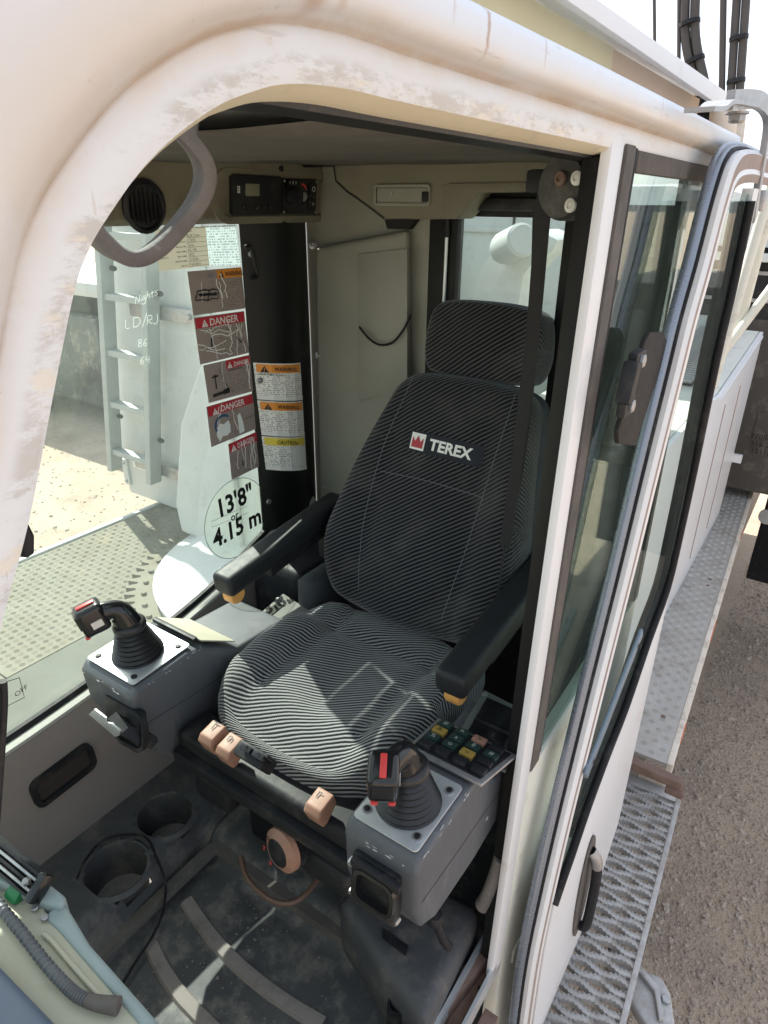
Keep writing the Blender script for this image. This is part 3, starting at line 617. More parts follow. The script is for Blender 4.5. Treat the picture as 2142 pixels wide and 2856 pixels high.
def frame_paint():
    """white paint of the doorway: UV x = distance back (m), y = 0 at the opening, 1 at the body seam; scuffs where doors rub, brown stains and a painted crease line along the seam"""
    m = bpy.data.materials.new('doorway_paint'); m.use_nodes = True; nt = m.node_tree; L = nt.links.new; b = nt.nodes['Principled BSDF']; b.inputs['Roughness'].default_value = .42; b.inputs['Coat Weight'].default_value = .12
    tc = N(nt, 'ShaderNodeTexCoord'); sp = N(nt, 'ShaderNodeSeparateXYZ'); L(tc.outputs['UV'], sp.inputs[0])
    def M(op, a, c=None, d=None):
        x = N(nt, 'ShaderNodeMath', operation=op)
        for i, q in enumerate((a, c, d)):
            if q is None: continue
            if isinstance(q, (int, float)): x.inputs[i].default_value = q
            else: L(q, x.inputs[i])
        return x.outputs[0]
    def nz(sc, det=8, st=(1, 1, 1), rg=.65):
        mp = N(nt, 'ShaderNodeMapping'); mp.inputs['Scale'].default_value = st; L(tc.outputs['Object'], mp.inputs[0])
        n = N(nt, 'ShaderNodeTexNoise'); n.inputs['Scale'].default_value = sc; n.inputs['Detail'].default_value = det; n.inputs['Roughness'].default_value = rg; L(mp.outputs[0], n.inputs[0]); return n.outputs[0]
    def rng(f, lo, hi, o0=0, o1=1):
        r = N(nt, 'ShaderNodeMapRange', interpolation_type='SMOOTHSTEP'); r.inputs[1].default_value = lo; r.inputs[2].default_value = hi; r.inputs[3].default_value = o0; r.inputs[4].default_value = o1; L(f, r.inputs[0]); return r.outputs[0]
    def mix(f, a, c):
        x = N(nt, 'ShaderNodeMix', data_type='RGBA'); L(f, x.inputs[0])
        if isinstance(a, tuple): x.inputs[6].default_value = a
        else: L(a, x.inputs[6])
        x.inputs[7].default_value = (*c, 1); return x.outputs[2]
    U, W_ = sp.outputs[0], sp.outputs[1]
    wob = M('MULTIPLY_ADD', nz(18, 4), .34, -.17); v = M('ADD', W_, wob)
    cur = mix(rng(nz(4), .35, .7, 0, .6), (.66, .70, .76, 1), (.66, .685, .72)); cur = mix(rng(v, 1.0, .4, 0, .35), cur, (.68, .66, .61))
    seam = M('MULTIPLY', M('MULTIPLY', rng(v, .45, 1.0), rng(v, 1.05, 1.75, 1, 0)), rng(nz(9, 5), .25, .62, .15, .75)); cur = mix(seam, cur, (.62, .53, .43))
    band = M('MULTIPLY', M('MULTIPLY', rng(v, .06, .2), rng(v, .40, .66, 1, 0)), rng(U, .64, .72)); cur = mix(M('MULTIPLY', band, rng(nz(48, 10, (1, .28, 1), .8), .47, .58, 0, .52)), cur, (.38, .335, .28))
    cur = mix(M('MULTIPLY', band, rng(nz(60, 6, (1, .3, 1)), .55, .62, 0, .8)), cur, (.70, .65, .56))
    cur = mix(M('MULTIPLY', M('MULTIPLY', rng(v, .0, .25), rng(v, .8, 1.3, 1, 0)), rng(nz(34, 9, (1, .8, 1), .75), .60, .68, 0, .5)), cur, (.52, .44, .36))
    for u0, wd, v0, v1, am in ((1.010, .0045, 1.05, 4.2, .75), (1.192, .012, .9, 2.6, 1.0), (1.172, .006, 1.0, 2.4, .8), (.905, .003, 1.2, 2.4, .35), (1.06, .003, 1.4, 3.2, .3), (.52, .003, 1.2, 2.2, .35)):
        du = M('ABSOLUTE', M('SUBTRACT', M('ADD', U, M('MULTIPLY_ADD', nz(90, 3), .006, -.003)), u0)); st = M('MULTIPLY', M('MULTIPLY', rng(du, 0, wd, 1, 0), rng(W_, v0, v0 + .5)), rng(W_, v1 - .3, v1 + .2, 1, 0)); cur = mix(M('MULTIPLY', st, am), cur, (.36, .19, .09))
    ln = M('ABSOLUTE', M('SUBTRACT', W_, 1.0)); cur = mix(M('MULTIPLY', rng(ln, .02, .09, 1, 0), rng(nz(12, 5), .3, .6, .25, .75)), cur, (.44, .34, .25))  # narrow dark line painted in to sharpen the crease, over the seam stains
    cur = mix(M('MULTIPLY', rng(nz(170, 4, (1, .05, .6), .6), .66, .69), .35), cur, (.42, .38, .33)); cur = mix(M('MULTIPLY', rng(nz(120, 3, (1, .9, .12), .6), .69, .71), .3), cur, (.47, .38, .29))
    chip = M('MULTIPLY', rng(nz(70, 8, (1, 1, 1), .7), .68, .70), rng(v, 2.6, 3.4)); cur = mix(M('MULTIPLY', chip, .6), cur, (.45, .42, .38))
    L(cur, b.inputs['Base Color']); L(rng(nz(25), .3, .7, .34, .58), b.inputs['Roughness'])
    bn = N(nt, 'ShaderNodeBump'); bn.inputs['Strength'].default_value = .08; bn.inputs['Distance'].default_value = .002; L(nz(60, 3), bn.inputs['Height']); L(bn.outputs[0], b.inputs['Normal'])
    return m
DOORPAINT = frame_paint()
loft('inner_return', [frame_row(i, prof[0:2]) for i in range(len(ed))], BLACK, cab, closed=False, caps=False, smooth=50)
loft('frame_lip', [frame_row(i, prof[1:4]) for i in range(len(ed))], LIP, cab, closed=False, caps=False, smooth=50)
sp_ = prof[3:]
loft('door_frame', [frame_row(i, sp_) for i in range(len(ed))], DOORPAINT, cab, closed=False, caps=False, smooth=50, uv=[(ed[i].y, d / .0325) for i in range(len(ed)) for d, x in sp_])
# roof shell with a window over the front half, above it the beam
bx('roof_rear', (-.50, -.08, 1.512), (.47, .93, 1.546), WHITE, cab, bevel=.004)
bx('roof_side', (-.50, .932, 1.512), (-.40, 1.62, 1.546), WHITE, cab)
bx('roof_side', (.36, .932, 1.512), (.47, 1.62, 1.546), WHITE, cab)
bx('roof_front', (-.50, 1.622, 1.512), (.47, 1.74, 1.546), WHITE, cab)
bx('roof_window', (-.398, .934, 1.524), (.358, 1.62, 1.530), GL_R, cab)
bx('roof_curb', (-.475, -.20, 1.5475), (-.455, .40, 1.6225), RUSTY, cab)
bx('roof_curb', (-.478, .402, 1.5475), (-.455, 1.30, 1.6225), CREAM, cab)
beam = thing('roof_beam', 'white angle beam running along the edge of the cab roof', 'beam', (-.55, .4, 1.64))
bw = [at(1581, 0, 'x', -.535), at(2010, 297, 'x', -.535), at(2039, 265, 'x', -.535), at(1671, 0, 'x', -.535)]
f0 = bw[0] + (bw[0] - bw[1]) * .8; f1 = bw[3] + (bw[3] - bw[2]) * .8
ext('beam_face', [f0, bw[1], bw[2], f1], (.012, 0, 0), WHITE, beam, bevel=.002)
ext('beam_top', [bw[2] + V((.013, 0, -.004)), f1 + V((.013, 0, -.004)), f1 + V((.12, 0, .01)), bw[2] + V((.12, 0, .01))], (0, 0, .008), WHITE, beam)
bx('end_stub', (-.50, -.30, 1.56), (-.46, -.205, 1.64), BLACK, beam, bevel=.004)
pst = thing('mirror_post', 'cream peeling paint post behind the cab roof', 'post', (-.56, -.05, 1.5))
tube('post', [at(2020, 300, 'y', -.12), at(2010, 420, 'y', -.12)], .026, RUSTY, pst, 12); tube('post', [at(2055, 310, 'y', -.3), at(2040, 440, 'y', -.3)], .02, WHITE_D, pst, 12)
hk = thing('grab_bracket', 'bent grey flat bar bolted to the roof beam end', 'bracket', (-.62, .3, 1.54))
fb = [(1950, 292), (1985, 290), (2012, 272), (2060, 278), (2095, 284)]
sec = [(1, .16), (-1, .16), (-1, -.16), (1, -.16)]
tube('flat_arm', spline([at(x, y + 14, 'x', -.63) for x, y in fb], 4), .018, STEEL, hk, section=sec)
hb = [(2036, 268), (2075, 264), (2115, 268), (2138, 292), (2142, 330), (2132, 400), (2120, 470), (2108, 540), (2100, 600)]
tube('bent_bar', spline([at(x, y + 12, 'x', -.635) for x, y in hb], 4), .0125, STEEL, hk, section=[(1, .45), (-1, .45), (-1, -.45), (1, -.45)], up=(1, 0, 0))
bolt(at(2057, 318, 'x', -.63), (0, 0, -1), .012, .012, STEEL, hk); bolt(at(2057, 312, 'x', -.63), (0, 0, -1), .017, .004, STEEL, hk, 'washer', 14)
bx('clamp', at(2118, 560, 'x', -.63) - V((.012, .02, .02)), at(2118, 560, 'x', -.63) + V((.012, .02, .02)), STEEL, hk, bevel=.004)

# rear post of the doorway
ext('door_post', [(-.556, .634, ZO - .002), (-.531, .630, ZO - .002), (-.531, .555, ZO - .002), (-.556, .560, ZO - .002)], (0, .045, -ZO - .02), BLACK, cab, bevel=.006)
ext('post_cover', [(-.556, .639, ZO + .022), (-.5706, .639, ZO + .022), (-.5715, .593, ZO + .022), (-.556, .591, ZO + .022)], (0, .059, -ZO - .06), WHITE, cab, bevel=.005)
ext('post_rubber', [(-.560, .590, ZO + .012), (-.5745, .590, ZO + .012), (-.5745, .552, ZO + .012), (-.560, .550, ZO + .012)], (0, .044, -1.0), RUBBER_D, cab, bevel=.004)
ext('quarter_window_gasket', [(-.560, .549, ZO + .01), (-.573, .549, ZO + .01), (-.573, .538, ZO + .01), (-.560, .536, ZO + .01)], (0, .05, -.985), RUBBER, cab, bevel=.003)
bx('quarter_window_gasket', (-.573, -.04, ZO - .018), (-.560, .534, ZO + .008), RUBBER_D, cab, bevel=.003)
bx('quarter_window_glass', (-.569, -.03, .50), (-.564, .575, ZO - .006), GL_S, cab)
ext('side_wall', [(-.5700, .634, .478), (-.5700, -.06, .50), (-.5700, -.06, -.45), (-.5700, .650, -.45)], (.03, 0, 0), CREAMW, cab, bevel=.006)
bx('rear_side_post', (-.571, -.06, .502), (-.50, -.031, ZO + .02), BLACK, cab)
ext('threshold', [at(1385, 2640, 'z', -.02), at(1340, 2640, 'z', -.02), at(1105, 2900, 'z', -.02), at(1190, 2900, 'z', -.02)], (0, 0, -.1), RUSTB, cab, bevel=.004)
bx('sill_rail', (-.530, .64, -.04), (-.522, 1.45, .0), ALU, cab); bx('sill_rail', (-.571, .655, -.06), (-.564, 1.45, -.012), ALU, cab)
bx('sill_channel', (-.563, .64, -.1), (-.531, 1.45, -.055), RUSTB, cab)
bx('sill_plate', (-.602, .72, -.2), (-.573, 1.45, -.10), RUSTB, cab)
box('post_foot', at(1420, 2625, 'x', -.55), (.05, .06, .05), CREAMW, cab, bevel=.006)
for px, py in ((1365, 2700), (1340, 2760)): bolt(at(px, py, 'z', -.05), (0, 0, 1), .006, .005, DARK, cab, 'bolt', 8)

# front: A-pillars, windscreen, lower front wall
for x in (-.56, .44):
    ext('front_pillar', [(x, 1.56, -.1), (x, 1.64, -.1), (x, 1.74, 1.52), (x, 1.64, 1.52)], (.05 if x > 0 else .06, 0, 0), WHITE, cab, bevel=.008)
bx('front_wall', (-.50, 1.62, -.1), (.44, 1.66, .5), CREAMW, cab)
ext('windscreen', [(-.50, 1.64, .505), (.438, 1.64, .505), (.438, 1.70, 1.508), (-.50, 1.70, 1.508)], (0, .006, 0), GL_R, cab)

tube('front_seal', spline([at(x, y, 'x', -.50) for x, y in ((6, 1900), (8, 1960), (3, 2060), (-5, 2180), (-14, 2300))], 4), .0028, DARK, cab, 8)
lathe('grab_knob', [(.001, -.012), (.004, -.01), (.006, 0), (.004, .01), (.001, .012)], at(62, 1500, 'x', -.5), (0, 0, 1), DARK, cab, 14)
# far side: window, sill, trimmed wall
sill = [(.05, .57), (.235, .52), (.40, .455), (.55, .413), (.70, .386), (.90, .362), (1.12, .345), (1.4, .335), (1.62, .33)]
sl = spline([V((0, y, z)) for y, z in sill], 4)
win = [V((.452, p.y, p.z)) for p in sl if p.y > .2] + [V((.452, 1.63, 1.39)), V((.452, .22, 1.39))]
ext('side_window', win, (.005, 0, 0), GL_R, cab)
tube('window_gasket', [V((.446, p.y, p.z + .004)) for p in sl], .0115, RUBBER, cab, 6)
wall = [V((.41, p.y, p.z - .006)) for p in sl] + [V((.41, 1.62, -.1)), V((.41, .05, -.1))]
ext('wall_panel', wall, (.05, 0, 0), PANEL, cab, bevel=.006)
TRIM2 = mat('pale_speckled_sill', (.25, .25, .23), .7, col2=(.30, .30, .27), scale=120, amt=.9)
rs = [[V((.409, p.y, p.z - .004)), V((.412, p.y, p.z + .002)), V((.432, p.y, p.z + .003)), V((.444, p.y, p.z))] for p in sl]
loft('window_ledge', rs, TRIM2, cab, closed=False, caps=False, smooth=60)
tq = [at(x, y, 'x', .405) for x, y in ((97, 2188), (131, 2235), (247, 2135), (230, 2084))]
cq = sum(tq, V()) / 4; tx = (tq[1] - tq[2]).normalized()
hx, hy, hz = fr(V((0, -.116, .008)), (0, 0, 1))
ringplate('pull_handle_rim', cq + V((.004, 0, 0)), hx, hy, .155, .082, .022, .013, .012, DARK, cab)
plate('pull_handle_tray', cq + V((.0045, 0, 0)), hx, hy, .135, .066, .004, .015, mat('brown_black_tray', (.035, .028, .026), .5, amt=.4), cab)
# opaque wall frame round the window above and behind
bx('window_header', (.440, .0, 1.385), (.47, 1.64, 1.512), OLIVE, cab)
bx('outer_lower_skin', (.462, -.06, -.1), (.475, 1.64, .33), WHITE, cab)

# far rear pillar, black and bowed
def pil(u, z): return V((.452 - .055 * sin(pi * min(1, max(0, u)) ** .8), .252 * (1 - u) + .0 * u, z))
loft('rear_pillar', [[pil(i / 14, z) for i in range(15)] for z in (.40, .7, 1.0, 1.375)], PILLAR, cab, closed=False, caps=False, smooth=60)
for z in (.62, .98, 1.30): bolt(pil(.06, z) + V((-.001, 0, 0)), (-1, .3, 0), .008, .005, STEEL, cab, 'screw', 10)
hkp = [at(x, y, 'x', .415) for x, y in ((682, 690), (700, 690), (712, 745), (718, 770), (700, 775))]
tube('coat_hook', spline(hkp, 5), .005, DARK, cab, 8)

# rear wall with its access panel and window
bx('rear_wall', (.055, -.012, .3), (.452, -.002, 1.512), OLIVE_L, cab)
bx('rear_wall_lower', (-.565, -.012, .0), (.05, -.002, .86), DARK, cab)
# bulging cover
cov = [at(x, y, 'y', 0) for x, y in ((895, 690), (1150, 640), (1160, 1180), (900, 1330))]
c0 = sum(cov, V()) / 4
ext('rear_cover', [V((cov[0].x, 0, cov[0].z)), V((cov[1].x, 0, cov[1].z)), V((cov[2].x, 0, cov[2].z - .2)), V((cov[3].x, 0, cov[3].z - .2))], (0, .03, 0), OLIVE_L, cab, bevel=.018, seg=4)
ins = [at(x, y, 'y', .031) for x, y in ((1000, 708), (1138, 692), (1138, 1090), (1003, 1118))]
ext('inset_panel', ins, (0, .004, 0), OLIVE_L, cab, bevel=.002)
for px, py in ((872, 683), (890, 990), (905, 1350)):
    p = at(px, py, 'y', .004); lathe('wing_screw', [(.012, 0), (.012, .004), (.005, .006), (.003, .035), (.001, .036)], p, (-.5, .6, .1), STEEL, cab, 10)
cord = spline([at(x, y, 'y', .05) for x, y in ((1002, 912), (1030, 945), (1060, 962), (1095, 955), (1125, 920), (1145, 880))], 6)
tube('black_cord', cord, .0032, RUBBER, cab, 8)
bx('rear_window_frame', (-.565, -.02, .862), (-.30, -.004, .9), BLACK, cab)
wl0, wl1 = at(1275, 700, 'y', 0).x, at(1568, 700, 'y', 0).x
bx('rear_window_frame', (wl0, -.03, .862), (.054, .004, 1.42), BLACK, cab, bevel=.004)
bx('rear_window_frame', (-.565, -.03, .902), (wl1, .004, 1.42), BLACK, cab, bevel=.004)
bx('rear_window_frame', (wl1 + .001, -.03, 1.392), (wl0 - .001, .002, 1.52), BLACK, cab, bevel=.004)
bx('rear_glass', (wl1 + .001, -.02, .862), (wl0 - .001, -.014, 1.391), GL_B, cab)
tube('gas_strut', [at(1246, 660, 'y', .012), at(1236, 880, 'y', .012)], .0045, ALU, cab, 8); tube('strut_sleeve', [at(1248, 612, 'y', .012), at(1246, 662, 'y', .012)], .007, DARK, cab, 8)
bx('roller_bar', (wl1, .006, 1.405), (wl0 - .02, .03, 1.432), DARK, cab, bevel=.008)
# headliner, sagging cloth
rows = []
for i in range(25):
    y = .055 + .87 * i / 24; row = []
    for j in range(25):
        x = -.50 + .93 * j / 24
        z = 1.498 + .006 * sin(7 * y + 2 * x) + .005 * noise.noise((x * 5, y * 9, .3)) - .004 * sin(pi * j / 24)
        row.append(V((x, y, z)))
    rows.append(row)
loft('headliner', rows, LINER, cab, closed=False, caps=False, smooth=70)
ext('headliner_rail', [(-.545, .60, 1.470), (-.492, .60, 1.480), (-.492, .60, 1.500), (-.545, .60, 1.500)], (0, .70, 0), mat('scratched_black_paint', (.02, .02, .02), .5, wear=(.5, .47, .42), wscale=14, wamt=.35, dirt=(.12, .1, .08), dscale=8, damt=.4), cab, bevel=.003)
# overhead trim along the far side
tp = [(.455, 1.372), (.425, 1.372), (.405, 1.385), (.398, 1.42), (.392, 1.47), (.385, 1.508), (.455, 1.511)]
ext('side_trim', [(x, -.0, z) for x, z in tp], (0, 1.62, 0), OLIVE, cab, bevel=.006, seg=3)
hd = atp(760, 545, (.396, .15, 1.44), (-1, 0, -.13))
hx, hy, hz = fr((0, -1, 0), (-.10, 0, 1))
hz = V((-1, 0, -.1)).normalized()
ringplate('heater_surround', hd + V((.003, -.01, -.003)), hx, hy, .42, .118, .05, .016, -.008 if hx.cross(hy).x > 0 else .008, OLIVE, cab, 8)
# rear overhead trim
rt_ = [(929, 454), (937, 505), (966, 533), (1000, 556), (1072, 610), (1180, 612), (1275, 611), (1300, 585), (1331, 537), (1480, 534), (1660, 530), (1660, 431)]
ext('rear_trim', [at(x, y, 'y', .085) for x, y in rt_], (0, -.08, 0), OLIVE, cab, bevel=.006, seg=3)
ext('trim_relief', [at(x, y, 'y', .0865) for x, y in ((1235, 520), (1250, 512), (1480, 508), (1480, 534), (1331, 537), (1300, 585), (1275, 609), (1240, 609))], (0, .003, 0), OLIVE, cab, bevel=.002)
bx('liner_gap', (-.50, .052, 1.500), (.38, .086, 1.511), BLACK, cab)
ext('rear_corner_gap', [at(x, y, 'y', .02) for x, y in ((1072, 612), (1160, 612), (1140, 640), (1080, 638))], (0, -.02, 0), BLACK, cab)
flatline('trim_joint', [at(x, y, 'y', .0862) for x, y in rt_[:5]], .004, (0, 1, 0), BLACK, cab)
dl = thing('dome_light', 'olive flush dome light in the rear overhead trim', 'lamp', at(1125, 545, 'y', .09))
dx, dy, dz_ = fr((-1, 0, 0), (0, 0, 1)); dc = at(1122, 545, 'y', .0855)
ringplate('bezel', dc, (-1, 0, 0), (0, 0, 1), .155, .045, .008, .006, .006, OLIVE_L, dl)
plate('lens', dc, (-1, 0, 0), (0, 0, 1), .138, .03, .003, .004, OLIVE_L, dl)
box('switch', at(1187, 549, 'y', .09), (.02, .006, .022), DARK, dl, bevel=.003)
bolt(at(1094, 540, 'y', .089), (0, 1, 0), .003, .003, STEEL, dl, 'screw', 8)

# heater control unit
ht = thing('heater_control', 'black heater and fan control panel set in the overhead trim', 'control panel', hd)
nz_ = V((-1, 0, -.1)).normalized()
def hp(u, v, l=0): return hd + hx * u + hy * v + nz_ * l
def hplate(name, u, v, w_, h_, t, r, m_, p, l=0): 
    return ext(name, [hp(u + a, v + b, l) for a, b in rrect(w_, h_, r)], nz_ * t, m_, p, bevel=.001, smooth=40)
hplate('face', -.062, 0, .165, .086, .012, .008, DARK, ht); hplate('face', .088, -.001, .13, .08, .013, .004, GLOSSK, ht)
hplate('display', -.082, .012, .045, .026, .002, .002, mat('lcd', (.19, .19, .13), .3, amt=.2), ht, .0122)
for i in range(5): hplate('key', -.108 + .022 * i, -.025, .014, .013, .0025, .003, GLOSSK, ht, .0122)
kb = lathe('fan_knob', [(.022, 0), (.02, .016), (.001, .017)], hp(.062, 0, .013), nz_, DARK, ht, n=20)
box('grip', hp(.062, 0, .034), (.009, .034, .016), DARK, kb, (hx, hy, nz_), bevel=.003)
lathe('key_switch', [(.012, 0), (.011, .006), (.006, .009), (.001, .009)], hp(.098, .0, .013), nz_, STEEL, ht, n=16)
for v, s in ((.018, 'O'), (-.02, '*')):
    hplate('rocker', .135, v, .026, .030, .004, .003, DARK, ht, .0132); text('symbol', s, hp(.135, v - .006, .0178), hx, hy, .012, LABELW, ht, 0, 'CENTER')
for i, s in enumerate('123'): text('digit', s, hp(.048 + .011 * i, .028, .0134), hx, hy, .006, LABELW, ht, .01, 'CENTER')
text('heat_mark', 'SSS', hp(-.122, .004, .0125), hy, -hx, .008, LABELW, ht, .02)
arc = [hp(.094 + .016 * cos(a), .014 + .014 * sin(a), .0134) for a in [radians(100 - 12 * k) for k in range(9)]]
flatline('temperature_arc', arc, .004, nz_, RED, ht)
for u, v in ((.028, .034), (.149, .034), (.028, -.036), (.149, -.036)): bolt(hp(u, v, .013), nz_, .003, .002, STEEL, ht, 'screw', 8)
bolt(at(783, 470, 'x', .387), (-1, 0, -.1), .007, .004, DARK, cab, 'trim_screw', 10)

# round speaker and the oval grab ring near the front
sp = thing('round_air_vent', 'black round air vent in the overhead trim behind the oval ring', 'air vent', at(420, 560, 'x', .395))
lathe('vent_rim', [(.05, 0), (.052, .008), (.044, .012), (.04, .004), (.001, .004)], at(398, 575, 'x', .397), (-1, 0, -.12), DARK, sp, 24)
for k in range(-3, 4): box('louvre', at(398, 575, 'x', .397) + V((-.007, k * .011, 0)), (.005, .0025, .07 - abs(k) * .008), BLACK, sp)
rg = thing('oval_grab_ring', 'thick mauve grey oval ring hanging beside the front pillar', 'ring', at(430, 560, 'x', -.1))
o1, o2 = at(300, 640, 'x', -.12), at(520, 430, 'x', -.12)
rc_ = at(428, 545, 'x', -.20) + V((0, 0, .0))
wx_ = (FW * .70 + RT * -.62 + UP * .42).normalized(); ux_ = (RT * .70 + UP * .72); ux_ = (ux_ - wx_ * ux_.dot(wx_)).normalized(); vx_ = wx_.cross(ux_)
rr = []
for k in range(56):
    a = 2 * pi * k / 56; ca, sa = cos(a), sin(a)
    c = rc_ + ux_ * (.080 * math.copysign(abs(ca) ** .72, ca)) + vx_ * (.052 * math.copysign(abs(sa) ** .72, sa)); d = (ux_ * ca / .080 + vx_ * sa / .052).normalized()
    rr.append([c, c + wx_ * .052, c + wx_ * .052 - d * .006, c + wx_ * .003 - d * .0175, c - wx_ * .001 - d * .0155, c - wx_ * .002 - d * .003])
loft('ring', rr, RINGM, rg, closed=True, caps=False, loop=True, smooth=50)
tube('mounting_stem', [rc_ + ux_ * .078 + wx_ * .03, rc_ + ux_ * .09 + wx_ * .03 + V((0, 0, .03))], .008, RINGM, rg)

# ================================================================ writing on the far window and pillar
class Sheet:
    """a sticker lying on the far window: corners given where they show in the photograph"""
    def __init__(s, name, label, q, mat_, x=.4505, t=.0008):
        s.q = [at(a, b, 'x', x) for a, b in q]; s.t = t
        s.o = thing(name, label, 'sticker', sum(s.q, V()) / 4)
        s.h = ((s.q[3] - s.q[0]).length + (s.q[2] - s.q[1]).length) / 2; s.w = (s.q[1] - s.q[0]).length
        s.patch('backing', 0, 0, 1, 1, mat_, 0)
    def P(s, u, v, l=0):
        a, b, c, d = s.q; return (a * (1 - u) + b * u) * (1 - v) + (d * (1 - u) + c * u) * v + V((-l, 0, 0))
    def patch(s, name, u0, v0, u1, v1, m_, l=1):
        n = 4; vs_ = []; fs = []; uv = []
        for j in range(n + 1):
            for i in range(n + 1):
                u = u0 + (u1 - u0) * i / n; v = v0 + (v1 - v0) * j / n; vs_.append(s.P(u, v, s.t * (1 + l))); uv.append((u * s.w, (1 - v) * s.h))
                if i and j: k = j * (n + 1) + i; fs.append((k, k - 1, k - n - 2, k - n - 1))
        if l == 0:
            # front face plus a thin rim
            b = len(vs_); cs = [0, n, (n + 1) ** 2 - 1, n * (n + 1)]
            for c in cs: vs_.append(vs_[c] + V((s.t, 0, 0))); uv.append(uv[c])
            fs += [(cs[0], cs[1], b + 1, b), (cs[1], cs[2], b + 2, b + 1), (cs[2], cs[3], b + 3, b + 2), (cs[3], cs[0], b, b + 3)]
        return mk(name, vs_, fs, m_, s.o, uv=uv, fix=False)
    def text(s, body, u, v, h, m_, bold=0, align='LEFT', l=2, sx=1.0, name='lettering'):
        x = s.P(min(u + .1, 1.2), v) - s.P(u, v); y = s.P(u, v - .1) - s.P(u, v)
        return text(name, body, s.P(u, v, s.t * (1 + l)), x, y, h * s.h, m_, s.o, bold, align, sx)
    def line(s, pts, wd, m_, l=3, name='mark'):
        return flatline(name, [s.P(u, v, s.t * (1 + l)) for u, v in pts], wd, (-1, 0, 0), m_, s.o)
    def poly(s, pts, m_, l=2, name='mark'):
        return mk(name, [s.P(u, v, s.t * (1 + l)) for u, v in pts], [tuple(range(len(pts)))], m_, s.o)
    def tri(s, u, v, h, back, ink):
        r = s.h / s.w
        s.poly([(u, v), (u + h * r * 1.1, v), (u + h * r * .55, v - h)], back, 2, 'warning_triangle'); s.text('!', u + h * r * .42, v - h * .14, h * .52, ink, .02, l=3, name='exclamation')
CRACK = mat('slit_light_white', (.86, .86, .82), .7, amt=.1)  # cracks painted white for the daylight shining through the slits
def cracks(s, n, seed, hor=0):
    r = random.Random(seed)
    for k in range(n):
        u = r.uniform(.1, .95); v = r.uniform(0, .3); pts = [(u, v)]
        for j in range(r.randint(5, 9)):
            u += r.uniform(-.035, .035); v += r.uniform(.05, .12)
            if v < .99 and 0 < u < 1: pts.append((u, v))
        if len(pts) > 2: s.line(pts, r.uniform(.0014, .003), CRACK, 3, 'crack')
    for k in range(hor):
        v = r.uniform(.25, .85); u = r.uniform(0, .3); pts = [(u, v)]
        for j in range(6):
            u += r.uniform(.06, .13); v += r.uniform(-.07, .07)
            if 0 < v < .99 and u < .99: pts.append((u, v))
        s.line(pts, r.uniform(.0014, .0024), CRACK, 3, 'crack')

s0 = Sheet('inspection_card', 'beige handwritten inspection card at the top of the far window', [(433, 640), (572, 631), (583, 741), (444, 757)], BEIGE)
s0.text('ANNUAL INSPECTION', .30, .115, .045, INK, .01)
for k, (a, b) in enumerate((('OWNER', 'Big B Crane'), ('EXPIRATION DATE', '11/2026'), ('MANUFACTURER', 'Terex'), ('MODEL NUMBER', 'AC-140'), ('SERIAL NUMBER', '14221'), ('INSPECTED NUMBER', '121250m'), ('INSPECTOR', 'Frank Bird'))):
    v = .24 + .118 * k
    s0.text(a, .58 - .03, v, .035, INK, .015, 'RIGHT', sx=.85); s0.text(b, .58, v - .005, .075, INK, .0, sx=.85, name='handwriting'); s0.line([(.56, v + .012), (.98, v + .012)], .0007, INK)
s0.text('626-626-0555', .04, .62, .036, INK, .015, sx=.75); s0.text('MIDLAND TX', .04, .71, .036, INK, .015, sx=.75)
s0b = Sheet('instruction_card', 'pale blue card of small print beside the inspection card', [(573, 631), (657, 627), (672, 740), (585, 741)], BPRINT)
s1 = Sheet('warning_sticker', 'taupe sticker with an open book drawing and an orange WARNING header', [(522, 757), (672, 745), (684, 860), (539, 880)], TAUPEP)
s1.patch('small_print', .53, .28, .98, .93, TAUPE); s1.patch('header', .515, .02, 1, .22, ORANGE); s1.tri(.545, .20, .15, INK, ORANGE); s1.text('WARNING', .66, .18, .105, INK, .02, sx=.8)
bk = [(.06, .66), (.12, .46), (.26, .44), (.33, .47), (.40, .44), (.50, .48), (.47, .68), (.36, .66), (.28, .70), (.20, .66), (.06, .66)]
s1.line(bk, .003, INK); s1.line([(.33, .47), (.28, .69)], .003, INK); s1.line([(.16, .55), (.44, .57)], .006, INK); s1.line([(.14, .52), (.17, .58)], .006, INK); s1.line([(.45, .53), (.43, .60)], .006, INK)
s1.text('Stab', .33, .17, .09, mat('blue_ink', (.16, .22, .33), .6, amt=.1), name='handwriting'); s1.text('7.0', .38, .32, .06, bpy.data.materials['blue_ink'], name='handwriting')
cracks(s1, 4, 1)
s2 = Sheet('danger_sticker', 'taupe sticker crazed all over with white cracks, large red DANGER header', [(540, 886), (680, 867), (694, 984), (558, 1017)], TAUPEP)
s2.patch('small_print', .40, .30, .97, .95, TAUPE); s2.patch('header', .015, .02, .985, .24, LRED); s2.tri(.12, .22, .16, LABELW, LRED); s2.text('DANGER', .27, .21, .15, LABELW, .02, sx=.98); s2.text('i', .24, .68, .2, INK, .04); s2.line([(.75, .55), (.86, .72)], .003, INK)
cracks(s2, 6, 2, 6)
s3_ = Sheet('danger_sticker', 'taupe sticker with a black crane and power pole drawing, red DANGER header', [(566, 1019), (696, 989), (705, 1091), (582, 1124)], TAUPEP)
s3_.patch('small_print', .50, .30, .97, .92, TAUPE); s3_.patch('header', .46, .02, .985, .24, LRED); s3_.tri(.48, .22, .16, LABELW, LRED); s3_.text('DANGER', .62, .20, .11, LABELW, .02, sx=.85)
